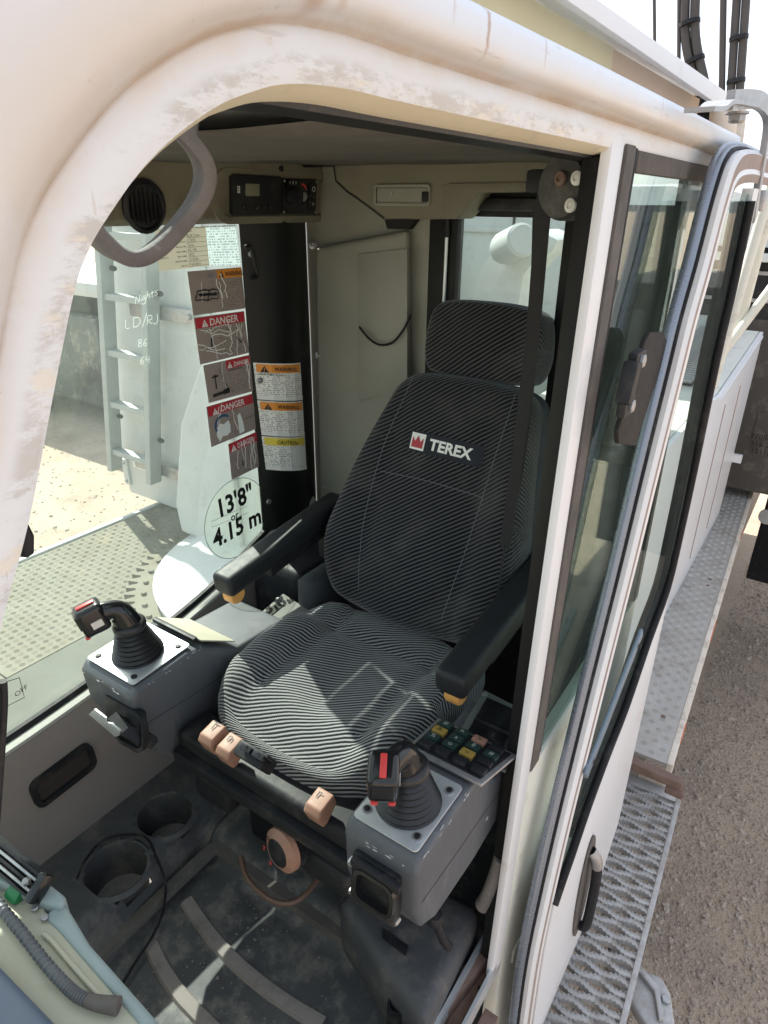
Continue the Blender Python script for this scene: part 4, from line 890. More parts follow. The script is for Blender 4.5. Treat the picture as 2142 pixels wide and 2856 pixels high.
s3_.line([(.19, .3), (.19, .68)], .004, INK); s3_.line([(.12, .36), (.26, .34)], .004, INK); s3_.line([(.30, .15), (.44, .80)], .004, INK); s3_.line([(.10, .84), (.46, .80)], .008, INK); s3_.poly([(.33, .75), (.47, .72), (.47, .86), (.33, .88)], INK); s3_.text('ELECTRICAL HAZARD', .5, .30, .045, INK, .01, sx=.75)
cracks(s3_, 5, 3)
s4 = Sheet('danger_sticker', 'taupe sticker with a torn white hole and blue ring, red DANGER header', [(575, 1134), (703, 1097), (716, 1195), (589, 1247)], TAUPEP)
s4.patch('small_print', .40, .30, .68, .95, TAUPE); s4.patch('header', .015, .02, .985, .26, LRED); s4.tri(.10, .25, .16, LABELW, LRED); s4.text('DANGER', .27, .22, .15, LABELW, .02, sx=.92)
s4.line([(.12 + .17 * (1 + cos(a)), .55 + .22 * sin(a)) for a in [radians(150 + 15 * k) for k in range(12)]], .006, mat('blue_print', (.03, .10, .22), .5, amt=.1))
tear = mat('daylit_torn_backing', (.80, .84, .82), .8, amt=.2)  # torn patches painted bright for the daylight coming from behind
s4.poly([(.14, .60), (.22, .50), (.30, .55), (.40, .48), (.43, .62), (.42, .80), (.34, .86), (.25, .84), (.18, .95), (.13, .78)], tear); s4.poly([(.60, .45), (.66, .40), (.70, .60), (.72, .92), (.60, .95)], tear); s4.line([(.70, .62), (.98, .58)], .001, INK)
cracks(s4, 3, 4)
s5 = Sheet('danger_sticker', 'small lowest taupe sticker scored with white scratches, red DANGER header', [(636, 1238), (715, 1203), (726, 1299), (646, 1338)], TAUPEP)
s5.patch('small_print', .05, .35, .95, .95, TAUPE); s5.patch('header', .015, .02, .985, .26, LRED); s5.tri(.06, .25, .18, LABELW, LRED); s5.text('DANGER', .28, .22, .14, LABELW, .02, sx=.72); s5.text('i', .38, .75, .18, INK, .04)
cracks(s5, 6, 8)
# round height sticker: clear film with an ink ring
hc = at(660, 1446, 'x', .449); hs = thing('height_sticker', "round clear sticker reading 13'8\" or 4.15 m low on the far window", 'sticker', hc)
yx, yy_ = V((0, -1, .10)).normalized(), V((0, .1, 1)).normalized()
FILM = glass('clear_film', (.90, .93, .88), .10, (.75, .82, .72), 30)
hr = .118
mk('film', [hc] + [hc + yx * (hr * cos(a)) + yy_ * (hr * sin(a)) for a in [2 * pi * k / 40 for k in range(40)]], [(0, k + 1, (k + 1) % 40 + 1) for k in range(40)], FILM, hs)
flatline('ring_line', [hc + V((-.0006, 0, 0)) + yx * (hr * cos(a)) + yy_ * (hr * sin(a)) for a in [2 * pi * k / 48 for k in range(49)]], .0018, (-1, 0, 0), mat('grey_ink', (.2, .22, .2), .6, amt=.1), hs)
tx_, ty_ = (at(640, 1400, 'x', .449) - at(600, 1440, 'x', .449)), None
def ht_(s_, px, py, h, sx=1.0, bold=.03):
    a, b = at(px, py, 'x', .4482), at(px + 40, py - 22, 'x', .4482); return text('lettering', s_, a, b - a, (0, 0, 1), h, INK, hs, bold, sx=sx)
ht_("13'8\"", 607, 1447, .052, .9); ht_('or', 645, 1455, .024, .9, .02); ht_('4.15 m', 598, 1529, .052, .9)
flatline('drawing', [at(x, y, 'x', .4485) for x, y in ((592, 1470), (590, 1455), (690, 1410), (692, 1430), (592, 1470))], .0012, (-1, 0, 0), bpy.data.materials['grey_ink'], hs)
# marker writing on the glass
mw_ = thing('marker_writing', 'white marker scribble reading Nights over the ladder', 'writing', at(420, 850, 'x', .449))
def scrawl(px, py, ux, uy, sc, strokes):
    """hand-drawn strokes: letter units along (ux, uy) in the photograph, drawn on the pane"""
    for st in strokes:
        q = [at(px + sc * (a * ux - b * uy * .12), py + sc * (a * uy - b * ux), 'x', .4486) for a, b in st]
        flatline('marker_stroke', spline(q, 3), .0008, (-1, 0, 0), MARKER, mw_)
N_ = [[(0, 0), (.05, .7)], [(.05, .7), (.35, .05)], [(.35, .05), (.42, .75)]]
sh = lambda L, dx, k=1: [[(a * k + dx, b * k) for a, b in st] for st in L]
I_ = [[(0, 0), (.02, .35)], [(.02, .5), (.03, .53)]]; G_ = [[(.28, .38), (.1, .42), (.02, .2), (.15, .05), (.28, .3), (.3, -.2), (.12, -.35), (.0, -.2)]]
H_ = [[(0, 0), (.05, .75)], [(.02, .25), (.18, .4), (.26, .3), (.28, 0)]]; T_ = [[(.1, .6), (.1, .05), (.2, 0)], [(-.05, .38), (.28, .42)]]; S_ = [[(.25, .42), (.08, .42), (.05, .28), (.22, .2), (.2, .03), (0, .02)]]
scrawl(377, 848, .92, -.38, 32, N_ + sh(I_, .55) + sh(G_, .68) + sh(H_, 1.08) + sh(T_, 1.5) + sh(S_, 1.85))
scrawl(350, 915, .98, -.15, 40, [[(0, .6), (.02, 0), (.3, -.03)], [(.55, .65), (.58, 0)], [(.5, .62), (.9, .62), (1.05, .3), (.85, 0), (.55, -.02)], [(1.2, -.15), (1.5, .85)], [(1.55, 0), (1.58, .6), (1.85, .6), (1.85, .35), (1.6, .3), (1.9, 0)], [(2.25, .65), (2.28, .15), (2.1, -.05), (1.98, .1)]])
E8 = [[(.3, .6), (.08, .62), (.05, .42), (.3, .25), (.25, .0), (.02, .05), (.1, .3), (.32, .5), (.3, .6)]]; E6 = [[(.28, .65), (.08, .4), (.02, .12), (.18, 0), (.3, .15), (.2, .3), (.05, .2)]]; E4 = [[(.05, .62), (.0, .3), (.32, .32)], [(.3, .6), (.28, -.05)]]
scrawl(385, 968, .98, -.15, 32, E8 + sh(E6, .45)); scrawl(391, 1016, .98, -.15, 32, E6 + sh(E4, .5))
fs_ = thing('glass_sticker', 'small clear rectangular symbol sticker in the front corner of the far window', 'sticker', at(30, 1950, 'x', .449))
q = [at(x, y, 'x', .4488) for x, y in ((-40, 1920), (54, 1890), (68, 1945), (-30, 1995))]
flatline('outline', q + [q[0]], .002, (-1, 0, 0), INK, fs_); text('symbol', 'OFF', at(44, 1945, 'x', .4488), V((0, -1, .2)), (0, 0, 1), .012, INK, fs_)

# stickers wrapped round the black pillar
def pillar_u(px, py):
    y = at(px, py, 'x', .405).y; return 1 - y / .252
class PSheet(Sheet):
    def __init__(s, name, label, q, mat_):
        s.c = [(pillar_u(a, b), at(a, b, 'x', .402).z) for a, b in q]; s.t = .0008
        s.q = [pil(u, z) for u, z in s.c]; s.o = thing(name, label, 'sticker', sum(s.q, V()) / 4); s.h = (s.q[3] - s.q[0]).length; s.w = (s.q[1] - s.q[0]).length
        s.patch('backing', 0, 0, 1, 1, mat_, 0)
    def P(s, u, v, l=0):
        a, b, c, d = s.c; g = [(a[k] * (1 - u) + b[k] * u) * (1 - v) + (d[k] * (1 - u) + c[k] * u) * v for k in (0, 1)]
        e = pil(g[0], g[1]); n = V((-1, -(pil(g[0] + .01, 0).x - pil(g[0] - .01, 0).x) / .00504 * -1 * -1, 0)).normalized(); return e + n * (l + .0012)
for k, (q, hdr, ttl, lab) in enumerate((([(736, 1017), (834, 1012), (841, 1116), (745, 1120)], ORANGE, 'WARNING', 'topmost white label on the black pillar, orange WARNING header'),
        ([(745, 1123), (841, 1119), (847, 1216), (754, 1220)], ORANGE, 'WARNING', 'middle white label on the black pillar, orange WARNING header, crumpled'),
        ([(754, 1223), (848, 1217), (854, 1310), (763, 1316)], YELLOW, 'CAUTION', 'lowest white label on the black pillar, yellow CAUTION header'))):
    ps = PSheet('pillar_label', lab, q, WPRINT)
    ps.patch('header', .03, .03, .96, .25, hdr); ps.patch('margin', .0, .88, 1, 1, LABELW, 1)
    if k < 2: ps.tri(.08, .24, .17, INK, hdr); ps.text(ttl, .30, .20, .105, INK, .02, sx=.9)
    else: ps.text(ttl, .22, .20, .105, INK, .02, sx=.95)
    if k == 0: ps.text('LOSS OF STABILITY HAZARD', .05, .32, .05, INK, .015, sx=.72)
    if k == 1: ps.line([(.6, .4), (.95, .42)], .0015, LABELW); ps.line([(.75, .35), (.7, .8)], .0015, LABELW)
    if k == 2: ps.patch('blank_corner', .52, .30, .97, .86, LABELW, 1)

# ================================================================ sliding door, pushed back
dr = thing('sliding_door', 'white sliding cab door pushed back, seen edge-on with its glass, seal and black handle', 'door', (-.63, .35, -.3))
le = [(2142, 447), (2098, 428), (2062, 414), (2026, 416), (2002, 446), (1986, 487), (1959, 580), (1921, 730), (1879, 881), (1841, 1039), (1775, 1310), (1710, 1582), (1642, 1855), (1586, 2083), (1538, 2281), (1493, 2480), (1453, 2679), (1428, 2870), (1415, 2990)]
LE = spline([at(x, y, 'x', -.607) for x, y in le], 4)
def along(off, pts=LE):
    """the door's front edge moved back by off in the plane of the door"""
    out = []
    for i, p in enumerate(pts):
        t = (pts[min(i + 1, len(pts) - 1)] - pts[max(i - 1, 0)]).normalized(); n = V((0, t.z, -t.y)); n = n if (n.y < 0 or (abs(n.y) < .3 and n.z < 0)) else -n
        out.append(p + n * off)
    return out
def strip(name, x0, o0, x1, o1, m_, bul=0):
    a, b = along(o0), along(o1); rows = []
    for p, q in zip(a, b):
        A, B = V((x0, p.y, p.z)), V((x1, q.y, q.z)); mid = (A + B) / 2 + V((-bul, abs(bul) * .7, 0)); rows.append([A, A * .6 + mid * .4 if bul else A * .7 + B * .3, mid, B * .6 + mid * .4 if bul else A * .3 + B * .7, B])
    return loft(name, rows, m_, dr, closed=False, caps=False, smooth=60)
tube('door_seal', [V((-.607, p.y, p.z)) for p in along(0)], .0102, SEAL, dr, 12)
tube('seal_lip', [V((-.6175, p.y, p.z)) for p in along(.002)], .0042, RUBBER, dr, 8)
strip('door_edge', -.614, .005, -.630, .003, WHITE, .0)
strip('outer_bead', -.630, .003, -.637, .010, WHITE)
strip('dust_channel', -.637, .010, -.636, .034, BROWN)
strip('inner_bead', -.636, .034, -.638, .042, WHITE)
strip('dust_channel', -.638, .042, -.636, .056, BROWN)
# outer skin: below the glass and behind it
lo_ = [V((-.640, p.y, p.z)) for p in along(.055)]
gpx = [(2096, 560), (2050, 780), (2000, 1000), (1945, 1270), (1900, 1480), (1862, 1640), (1808, 1790), (1745, 1975), (1692, 2110), (1640, 2250), (1596, 2380), (1568, 2460), (1548, 2520)]
GP = spline([at(x, y, 'x', -.640) for x, y in gpx], 3)
zl = GP[-1].z
low = [p for p in lo_ if p.z < zl]; up = [p for p in lo_ if p.z >= zl and p.z < 1.43]
gi = next(i for i, p in enumerate(GP) if p.z < .57)
ext('lower_panel', GP[gi:] + low + [V((-.640, low[-1].y - .02, -.5)), V((-.640, .1, -.5)), V((-.640, -.085, -.30)), V((-.640, -.085, GP[gi].z))], (.02, 0, 0), WHITE, dr, bevel=.003)
ext('rear_frame', [p for p in GP[:gi + 1]] + [V((-.640, -.085, GP[gi].z)), V((-.640, -.085, 1.45)), V((-.640, GP[0].y, 1.45))], (.02, 0, 0), WHITE, dr)
ext('door_glass', [V((-.634, p.y, p.z)) for p in up] + [V((-.634, p.y, p.z)) for p in reversed(GP)] + [V((-.634, GP[0].y, 1.44))], (.004, 0, 0), GL_D, dr)
def inset(pts, d):
    out = []
    for i, p in enumerate(pts):
        t = (pts[min(i + 1, len(pts) - 1)] - pts[max(i - 1, 0)]).normalized(); n = V((0, -t.z, t.y)); n = n if n.y + n.z * .5 > 0 else -n; out.append(p + n * d)
    return out
tube('glass_gasket', inset(GP, .009), .009, RUBBER, dr, 8, up=(1, 0, 0))
tube('inner_gasket', [p + V((.02, 0, 0)) for p in inset(GP, .022)[:-7]], .012, RUBBER, dr, 8, up=(1, 0, 0))
w0, w1 = at(1789, 1762, 'x', -.642), at(1632, 2165, 'x', -.642)
xx, yy, zz = fr(w1 - w0, (0, 0, 1))
box('window_channel', (w0 + w1) / 2, ((w1 - w0).length, .030, .008), mat('steel_blue_channel', (.22, .28, .34), .45, metal=.4, amt=.5, scale=30), dr, (xx, yy, zz), bevel=.003)
for t in (.1, .9): bolt(w0 * (1 - t) + w1 * t + V((-.006, 0, 0)), (-1, 0, 0), .006, .004, DARK, dr, 'screw', 8)
# inside latch block seen through the quarter glass
lt = [(1838, 925), (1800, 925), (1785, 950), (1760, 1040), (1735, 1120), (1710, 1200), (1712, 1235), (1760, 1242), (1850, 960)]
lq = [at(x, y, 'x', -.600) for x, y in lt]
ext('latch_plate', lq, (-.008, 0, 0), mat('dusty_black_latch', (.016, .015, .014), .7, spec=.3, col2=(.035, .030, .028), scale=40, amt=.7, bump=.2, bscale=150), dr, bevel=.003)
for (x, y), s in (((1775, 1005), .028), ((1745, 1130), .028)):
    p = at(x, y, 'x', -.614); box('latch_boss', p, (.014, s * 1.7, s), DARK, dr, bevel=.004); bolt(p + V((-.007, 0, 0)), (-1, 0, 0), .010, .005, STEEL, dr)
lx, ly, lz = fr(at(1745, 1130, 'x', -.6) - at(1775, 1005, 'x', -.6), (1, 0, 0))
box('latch_lever', at(1752, 1068, 'x', -.617), (.06, .022, .024), DARK, dr, (lx, ly, lz), bevel=.006)
# outer handle
hd1, hd2 = at(1650, 2335, 'x', -.641), at(1606, 2600, 'x', -.641)
hx_, hy_, hz_ = fr(hd2 - hd1, (0, 1, 0)); hl = (hd2 - hd1).length
oval = [(hl * .5 * cos(a), .055 * sin(a)) for a in [2 * pi * k / 28 for k in range(28)]]
hcen = (hd1 + hd2) / 2
ext('handle_plate', [hcen + hx_ * a + hy_ * b for a, b in oval], (-.004, 0, 0), RUBBER_D, dr, bevel=.0015)
hp_ = spline([hcen + hx_ * (hl * t) + V((-d, 0, 0)) for t, d in ((-.38, .004), (-.33, .018), (-.2, .026), (.1, .026), (.36, .022), (.40, .006))], 5)
tube('handle_lever', hp_, .013, DARK, dr, 10); tube('lever_pivot', hp_[:9], .0145, STEEL, dr, 10)
# top slide bracket
bx('top_bracket', (-.634, -.06, 1.487), (-.612, .05, 1.506), WHITE, dr, bevel=.004)

# ================================================================ cab floor
FZ = -.10
fl_ = thing('cab_floor', 'dark moulded rubber cab floor with two round cup wells', 'floor', (-.06, 1.0, FZ), kind='structure')
NX, NY = 60, 80
rows = []
def fmat(x, y):
    z = FZ + .004 * noise.noise((x * 9, y * 9, 1))
    # raised kerb along the seat base and the side console
    k1 = P_kerb(x, y); return z + k1
def sm_(a, b, v):
    t = min(1, max(0, (v - a) / (b - a))); return t * t * (3 - 2 * t)
m_c = at(608, 2353, 'z', FZ + .03); m_d = at(1000, 2700, 'z', FZ + .03)
YK = (m_c.y + m_d.y) / 2 - .015; XK = m_c.x + .02
def P_kerb(x, y):
    side = sm_(XK, XK + .07, x + .12 * (y - YK)) * .095
    back = sm_(YK + .03, YK - .03, y) * .05
    return max(side, back)
holes = [(at(460, 2268, 'z', .0), .067), (at(322, 2418, 'z', .0), .070)]
for j in range(NY + 1):
    y = .10 + 1.52 * j / NY
    rows.append([V((-.52 + .93 * i / NX, y, fmat(-.52 + .93 * i / NX, y))) for i in range(NX + 1)])
# leave the cup wells open
vs_ = [q for r in rows for q in r]; fs = []
for j in range(NY):
    for i in range(NX):
        a = j * (NX + 1) + i; c = (vs_[a] + vs_[a + NX + 2]) / 2
        if any((c.xy - h.xy).length < r + .012 for h, r in holes): continue
        fs.append((a, a + 1, a + NX + 2, a + NX + 1))
mk('floor_mat', vs_, fs, [MAT_], fl_, smooth=60)
for h, r in holes:
    h.z = FZ + .095
    lathe('cup_well', [(r + .016, -.003), (r + .006, .0035), (r + .001, .002), (r, -.004), (r - .006, -.10), (r - .008, -.105)], h, (0, 0, 1), CONSOLE, fl_, 36, caps=False)
    lathe('cup_bottom', [(r - .007, -.103), (.001, -.101)], h, (0, 0, 1), RIB, fl_, 30, caps=False)
# console skin over the raised side
rows = []
for j in range(40):
    y = YK - .22 + .72 * j / 39
    rows.append([V((x, y, FZ + P_kerb(x, y) + .004)) for x in [XK + .005 - .12 * (y - YK) + (.405 - XK + .12 * (y - YK)) * i / 24 for i in range(25)]])
vs_ = [q for r in rows for q in r]; fs = []
for j in range(39):
    for i in range(24):
        a = j * 25 + i; c = (vs_[a] + vs_[a + 26]) / 2
        if any((c.xy - h.xy).length < r + .004 for h, r in holes): continue
        fs.append((a, a + 1, a + 26, a + 25))
mk('side_console', vs_, fs, CONSOLE, fl_, smooth=60)
# ribs of the mat, gently curved
for pts in (((520, 2505), (560, 2565), (620, 2640), (700, 2715), (800, 2790), (900, 2850)), ((420, 2625), (450, 2690), (500, 2765), (545, 2815), (600, 2870))):
    sp_ = spline([at(x, y, 'z', FZ + .012) for x, y in pts], 6)
    tube('mat_rib', [p - V((0, 0, .006)) for p in sp_], .017, RIB, fl_, section=[(1, -.3), (.75, .18), (.3, .24), (-.3, .24), (-.75, .18), (-1, -.3)])
KERB = mat('worn_kerb_rubber', (.075, .070, .066), .75, col2=(.11, .10, .09), scale=14, amt=.8, dirt=(.18, .16, .14), dscale=18, damt=.4)
kb_ = [at(x, y, 'z', FZ + .03) for x, y in ((1085, 2700), (1000, 2640), (850, 2535), (700, 2425), (630, 2372), (600, 2362), (570, 2385), (500, 2450), (400, 2545), (300, 2640), (250, 2690))]
tube('floor_kerb', spline(kb_, 5), .017, KERB, fl_, section=[(1, -.6), (.7, .35), (-.7, .35), (-1, -.6)])
gr_ = random.Random(21); vs_ = []; fs = []
for k in range(240):
    x = gr_.uniform(-.5, .12); y = gr_.uniform(YK - .05, YK + .55); z = FZ + P_kerb(x, y) + .004; s_ = gr_.uniform(.0012, .0038) * (2 if gr_.random() < .05 else 1); n = len(vs_); a0 = gr_.random() * 6
    vs_ += [(x + s_ * cos(a0 + i * 1.57) * gr_.uniform(.6, 1.3), y + s_ * sin(a0 + i * 1.57) * gr_.uniform(.6, 1.3), z) for i in range(4)] + [(x, y, z + s_ * .8)]
    fs += [(n, n + 1, n + 4), (n + 1, n + 2, n + 4), (n + 2, n + 3, n + 4), (n + 3, n, n + 4)]
tag(mk('floor_grit', vs_, fs, RIB, fl_, fix=False), kind='stuff')
# hump under the door-side console
hump = [at(935, 2500, 'z', .06), at(1080, 2400, 'z', .06), at(1345, 2540, 'z', .04), at(1190, 2870, 'z', .04), at(1060, 2700, 'z', .05)]
ext('floor_hump', [V((p.x, p.y, .055)) for p in hump], (0, 0, -.17), CONSOLE, fl_, bevel=.035, seg=4)
hq = [at(x, y, 'z', .058) for x, y in ((1068, 2590), (1140, 2640), (1132, 2668), (1066, 2618))]
ext('hump_slot', hq, (0, 0, .003), DARK, fl_, bevel=.001)
pd = thing('floor_stub_pipe', 'short open black pipe stub standing on the floor', 'pipe', at(1100, 2800, 'z', FZ + .06))
lathe('pipe', [(.022, -.09), (.02, .0), (.015, .0), (.015, -.08)], at(1108, 2800, 'z', FZ + .09), (0, 0, 1), DARK, pd, 20, caps=False)
cbl = thing('floor_cable', 'thin black cable trailing over the console and floor', 'cable', at(450, 2600, 'z', FZ + .03))
tube('cable', spline([at(x, y, 'z', z) for x, y, z in ((215, 2450, .02), (240, 2395, .02), (300, 2338, .012), (400, 2332, .012), (440, 2400, .0), (462, 2470, -.05), (452, 2550, -.07), (420, 2620, -.08), (380, 2680, -.085), (345, 2740, -.085))], 6), .0032, RUBBER, cbl, 6)
bt = thing('dark_recess_block', 'dark rounded block standing in for the dark recess between dash and cup wells', 'box', at(210, 2520, 'z', .0))
box('recess_block', at(225, 2530, 'z', .0) + V((.02, .03, -.09)), (.12, .15, .16), DARK, bt, bevel=.03, seg=3)  # dark solid put in for the darkness of a floor recess

# ================================================================ dash corner in the foreground
da = thing('front_dash', 'cream and teal edged dash corner in the near foreground', 'dash', (-.2, 1.4, .4))
ZD = .66
def dpt(x, y, z=ZD): return at(x, y, 'z', z)
ext('dash_top', [dpt(-120, 2330), dpt(60, 2420), dpt(130, 2545), dpt(250, 2660), dpt(400, 2856), dpt(470, 2960), dpt(150, 2990), dpt(-120, 2640)], (0, 0, -.03), DASHB, da, bevel=.004)
ext('dash_edge', [dpt(120, 2555, ZD + .004), dpt(176, 2508, ZD + .004), dpt(195, 2540, ZD + .004), dpt(250, 2632, ZD + .004), dpt(448, 2856, ZD + .004), dpt(520, 2940, ZD + .004), dpt(460, 2970, ZD + .004), dpt(390, 2856, ZD + .004), dpt(160, 2590, ZD + .004)], (0, 0, -.022), DASHG, da, bevel=.005, seg=3)
ext('dash_shelf', [dpt(-100, 2300, ZD + .012), dpt(20, 2370, ZD + .012), dpt(186, 2500, ZD + .012), dpt(165, 2530, ZD + .012), dpt(95, 2510, ZD + .012), dpt(-100, 2420, ZD + .012)], (0, 0, -.05), DASHG, da, bevel=.006, seg=3)
ext('dash_slate', [dpt(-120, 2560, ZD + .02), dpt(0, 2690, ZD + .02), dpt(170, 2865, ZD + .02), dpt(260, 2990, ZD + .02), dpt(-120, 2990, ZD + .02)], (0, 0, -.04), DASHD, da, bevel=.012, seg=4)
tube('cream_bead', spline([dpt(x, y, ZD + .004) for x, y in ((120, 2605), (145, 2625), (200, 2690), (290, 2790), (310, 2800))], 5), .0028, DASHB, da, 8)
for x, y in ((98, 2535), (125, 2562)): bolt(dpt(x, y, ZD + .003), (0, 0, 1), .0045, .004, STEEL, da, 'screw', 10)
bx('dash_front', (-.50, 1.40, .0), (.30, 1.6, ZD - .035), DASHB, da)
cs = thing('terminal_strip', 'black finned connector strip screwed to the dash shelf', 'connector', dpt(70, 2440))
c1, c2 = dpt(-40, 2350, ZD + .02), dpt(118, 2478, ZD + .02); xx, yy, zz = fr(c2 - c1, RT * .7 + UP * .4); zz = zz if zz.z > 0 else -zz
yy = zz.cross(xx)
box('base', (c1 + c2) / 2, ((c2 - c1).length, .030, .012), DARK, cs, (xx, yy, zz), bevel=.002)
for k in range(5): box('fin', (c1 + c2) / 2 + yy * (-.012 + .006 * k) + zz * .008, ((c2 - c1).length * .98, .0028, .008), STEEL if k % 2 else DARK, cs, (xx, yy, zz))
box('end_clamp', c2 + zz * .004, (.012, .033, .018), GLOSSK, cs, (xx, yy, zz), bevel=.003); bolt(c2 - xx * .014 + zz * .012, zz, .005, .006, STEEL, cs)
gc_ = thing('green_clip', 'small green plastic clip on the dash', 'clip', dpt(40, 2492))
box('clip', dpt(42, 2494, ZD + .005), (.022, .016, .012), GREENC, gc_, (xx, yy, zz), bevel=.004)
ch = thing('corrugated_hose', 'grey corrugated conduit lying across the dash, its end cut open', 'hose', dpt(150, 2700))
hpts = spline([dpt(x, y, ZD + .010) for x, y in ((-60, 2450), (0, 2528), (60, 2600), (120, 2678), (180, 2745), (225, 2782), (275, 2798), (330, 2806))], 26)
rad = [.0066 if (k % 4) < 2 else .0053 for k in range(len(hpts))]
CORR = mat('grey_corrugated_plastic', (.10, .105, .115), .4, amt=.5, scale=20, dirt=(.2, .2, .2), dscale=30, damt=.3)
n_c = int(len(hpts) * .78); tube('conduit', hpts[:n_c], rad[:n_c], CORR, ch, 14, smooth=30)
tube('rubber_end', hpts[n_c - 2:], [.0068 + .0022 * (k / (len(hpts) - n_c)) for k in range(len(hpts) - n_c + 2)], RUBBER_D, ch, 14)

# ================================================================ seat
SX = -.112
seat = thing('operator_seat', 'black striped fabric operator seat with headrest and two padded armrests', 'seat', (SX, .6, 0))
def pad(name, outline, prof, deform, frame, m_, parent, rings_in=9):
    """a cushion: outline loop, profile of (scale, height) rows up the side, then rings closing over the top"""
    o, X, Y, Z = frame; cx = sum(p[0] for p in outline) / len(outline); cy = sum(p[1] for p in outline) / len(outline)
    rows = [(s, h) for s, h in prof]; s1, h1 = rows[-1]
    for k in range(1, rings_in + 1):
        rows.append((s1 * (1 - k / rings_in) + .0005, h1))
    vs_ = []; uv = []; fs = []; n = len(outline)
    for s, h in rows:
        for a, b in outline:
            x, y = cx + (a - cx) * s, cy + (b - cy) * s
            z = h + deform(x, y, s)
            vs_.append(o + X * x + Y * y + Z * z); uv.append((x, y + (h1 - h) * (1 if y > cy else -1)))
    for i in range(len(rows) - 1):
        for j in range(n): fs.append((i * n + j, i * n + (j + 1) % n, (i + 1) * n + (j + 1) % n, (i + 1) * n + j))
    return mk(name, vs_, fs, m_, parent, smooth=80, uv=uv)
def loop(pts, n=8): return [(p.x, p.y) for p in spline([V((a, b, 0)) for a, b in pts], n, True)]
# cushion, local x across and y forward from the rear
co = [(-.20, .0), (-.245, .05), (-.255, .2), (-.25, .36), (-.225, .47), (-.14, .535), (0, .55), (.14, .535), (.225, .47), (.25, .36), (.255, .2), (.245, .05), (.20, .0), (0, -.015)]
def cdef(x, y, s):
    u = abs(x) / .25; bol = .030 * sm_(.48, .8, u) * sm_(.08, .2, y); dip = -.018 * (1 - sm_(0, .55, u)) * sm_(.05, .2, y) * (1 - sm_(.36, .5, y))
    valley = -.012 * math.exp(-((u - .56) / .06) ** 2) * (1 - sm_(.40, .5, y)); cross = -.010 * math.exp(-((y - .13) / .022) ** 2) * (1 if s < .9 else .2)
    front = -.045 * sm_(.40, .56, y); return (bol + dip + valley + cross + front + .004 * noise.noise((x * 12, y * 12, 0))) * sm_(1.02, .9, s)
FR = (V((SX, .335, .0)), V((1, 0, 0)), V((0, .895, 0)), V((0, 0, 1)))
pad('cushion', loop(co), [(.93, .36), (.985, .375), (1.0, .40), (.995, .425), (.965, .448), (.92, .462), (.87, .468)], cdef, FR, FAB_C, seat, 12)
pad('cushion_skirt', loop(co), [(.90, .30), (.96, .30), (.965, .34), (.94, .375)], lambda x, y, s: 0, FR, FAB_P, seat, 2)
# backrest
TB = radians(22)
FB = (V((SX, .36, .47)), V((1, 0, 0)), V((0, -sin(TB), cos(TB))), V((0, cos(TB), sin(TB))))
bo = [(-.12, .0), (-.20, .02), (-.252, .09), (-.268, .17), (-.258, .27), (-.235, .40), (-.215, .53), (-.20, .59), (-.16, .618), (-.08, .628), (.03, .628), (.11, .618), (.15, .59), (.175, .53), (.212, .40), (.247, .27), (.268, .17), (.252, .09), (.20, .02), (.12, .0), (0, -.01)]
def bdef(x, y, s):
    u = abs(x) / .24; bol = .028 * sm_(.5, .85, u) * (1 - sm_(.42, .6, y)); lum = .018 * math.exp(-((y - .17) / .12) ** 2) * (1 - sm_(.3, .7, u))
    seam = -.004 * math.exp(-((u - .62 + .25 * y) / .03) ** 2); return (bol + lum + seam) * sm_(1.02, .9, s)
bo = [(a, b) for a, b in bo]
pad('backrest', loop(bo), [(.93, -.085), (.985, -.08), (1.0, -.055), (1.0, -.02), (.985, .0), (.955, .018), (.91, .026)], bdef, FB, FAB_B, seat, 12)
pad('back_shell', loop([(a * 1.02, b) for a, b in bo]), [(.9, -.14), (.98, -.13), (1.015, -.09), (1.012, -.062), (.96, -.052)], lambda x, y, s: 0, FB, FAB_P, seat, 2)
def bp(x, y, l=0): return FB[0] + FB[1] * x + FB[2] * y + FB[3] * (.026 + bdef(x, y, .5) + l)
STITCH = mat('grey_stitching', (.16, .165, .18), .9, amt=.3)
for pts in ([(-.165, .60), (-.155, .42), (-.135, .2), (-.12, .06)], [(.105, .60), (.14, .42), (.145, .2), (.12, .06)], [(.135, .36), (0, .365), (-.15, .36)]):
    for i, p in enumerate(sp_ := spline([V((a, b, 0)) for a, b in pts], 12)):
        pass
    flatline('stitch_line', [bp(p.x, p.y, .0035) for p in sp_], .0012, FB[3], STITCH, seat)
# woven brand badge
bc0, bc1 = (-.020, .445), (-.165, .437)
def badge_pt(t, v, l): return bp(.075 - .20 * t, .452 - .004 * t + (v - .5) * .05, l)
bd = mk('badge', [badge_pt(t, v, .0032) for t, v in ((.0, 0), (.5, 0), (1, 0), (1, 1), (.5, 1), (0, 1))], [(0, 1, 4, 5), (1, 2, 3, 4)], mat('navy_badge', (.014, .016, .024), .8, amt=.3), seat)
bxd = badge_pt(1, .5, 0) - badge_pt(0, .5, 0); byd = badge_pt(.5, 1, 0) - badge_pt(.5, 0, 0)
text('badge_lettering', 'TEREX', badge_pt(.29, .26, .0042), bxd, byd, .025, LABELW, bd, .035, sx=1.05)
mk('badge_square', [badge_pt(t, v, .0040) for t, v in ((.03, .1), (.225, .1), (.225, .9), (.03, .9))], [(0, 1, 2, 3)], LABELW, bd)
mk('badge_crown', [badge_pt(t, v, .0048) for t, v in ((.05, .20), (.205, .20), (.205, .72), (.165, .50), (.1275, .80), (.09, .50), (.05, .72))], [(0, 1, 3), (0, 3, 4), (0, 4, 5), (0, 5, 6), (1, 2, 3)], mat('badge_red', (.42, .05, .06), .7, amt=.2), bd)
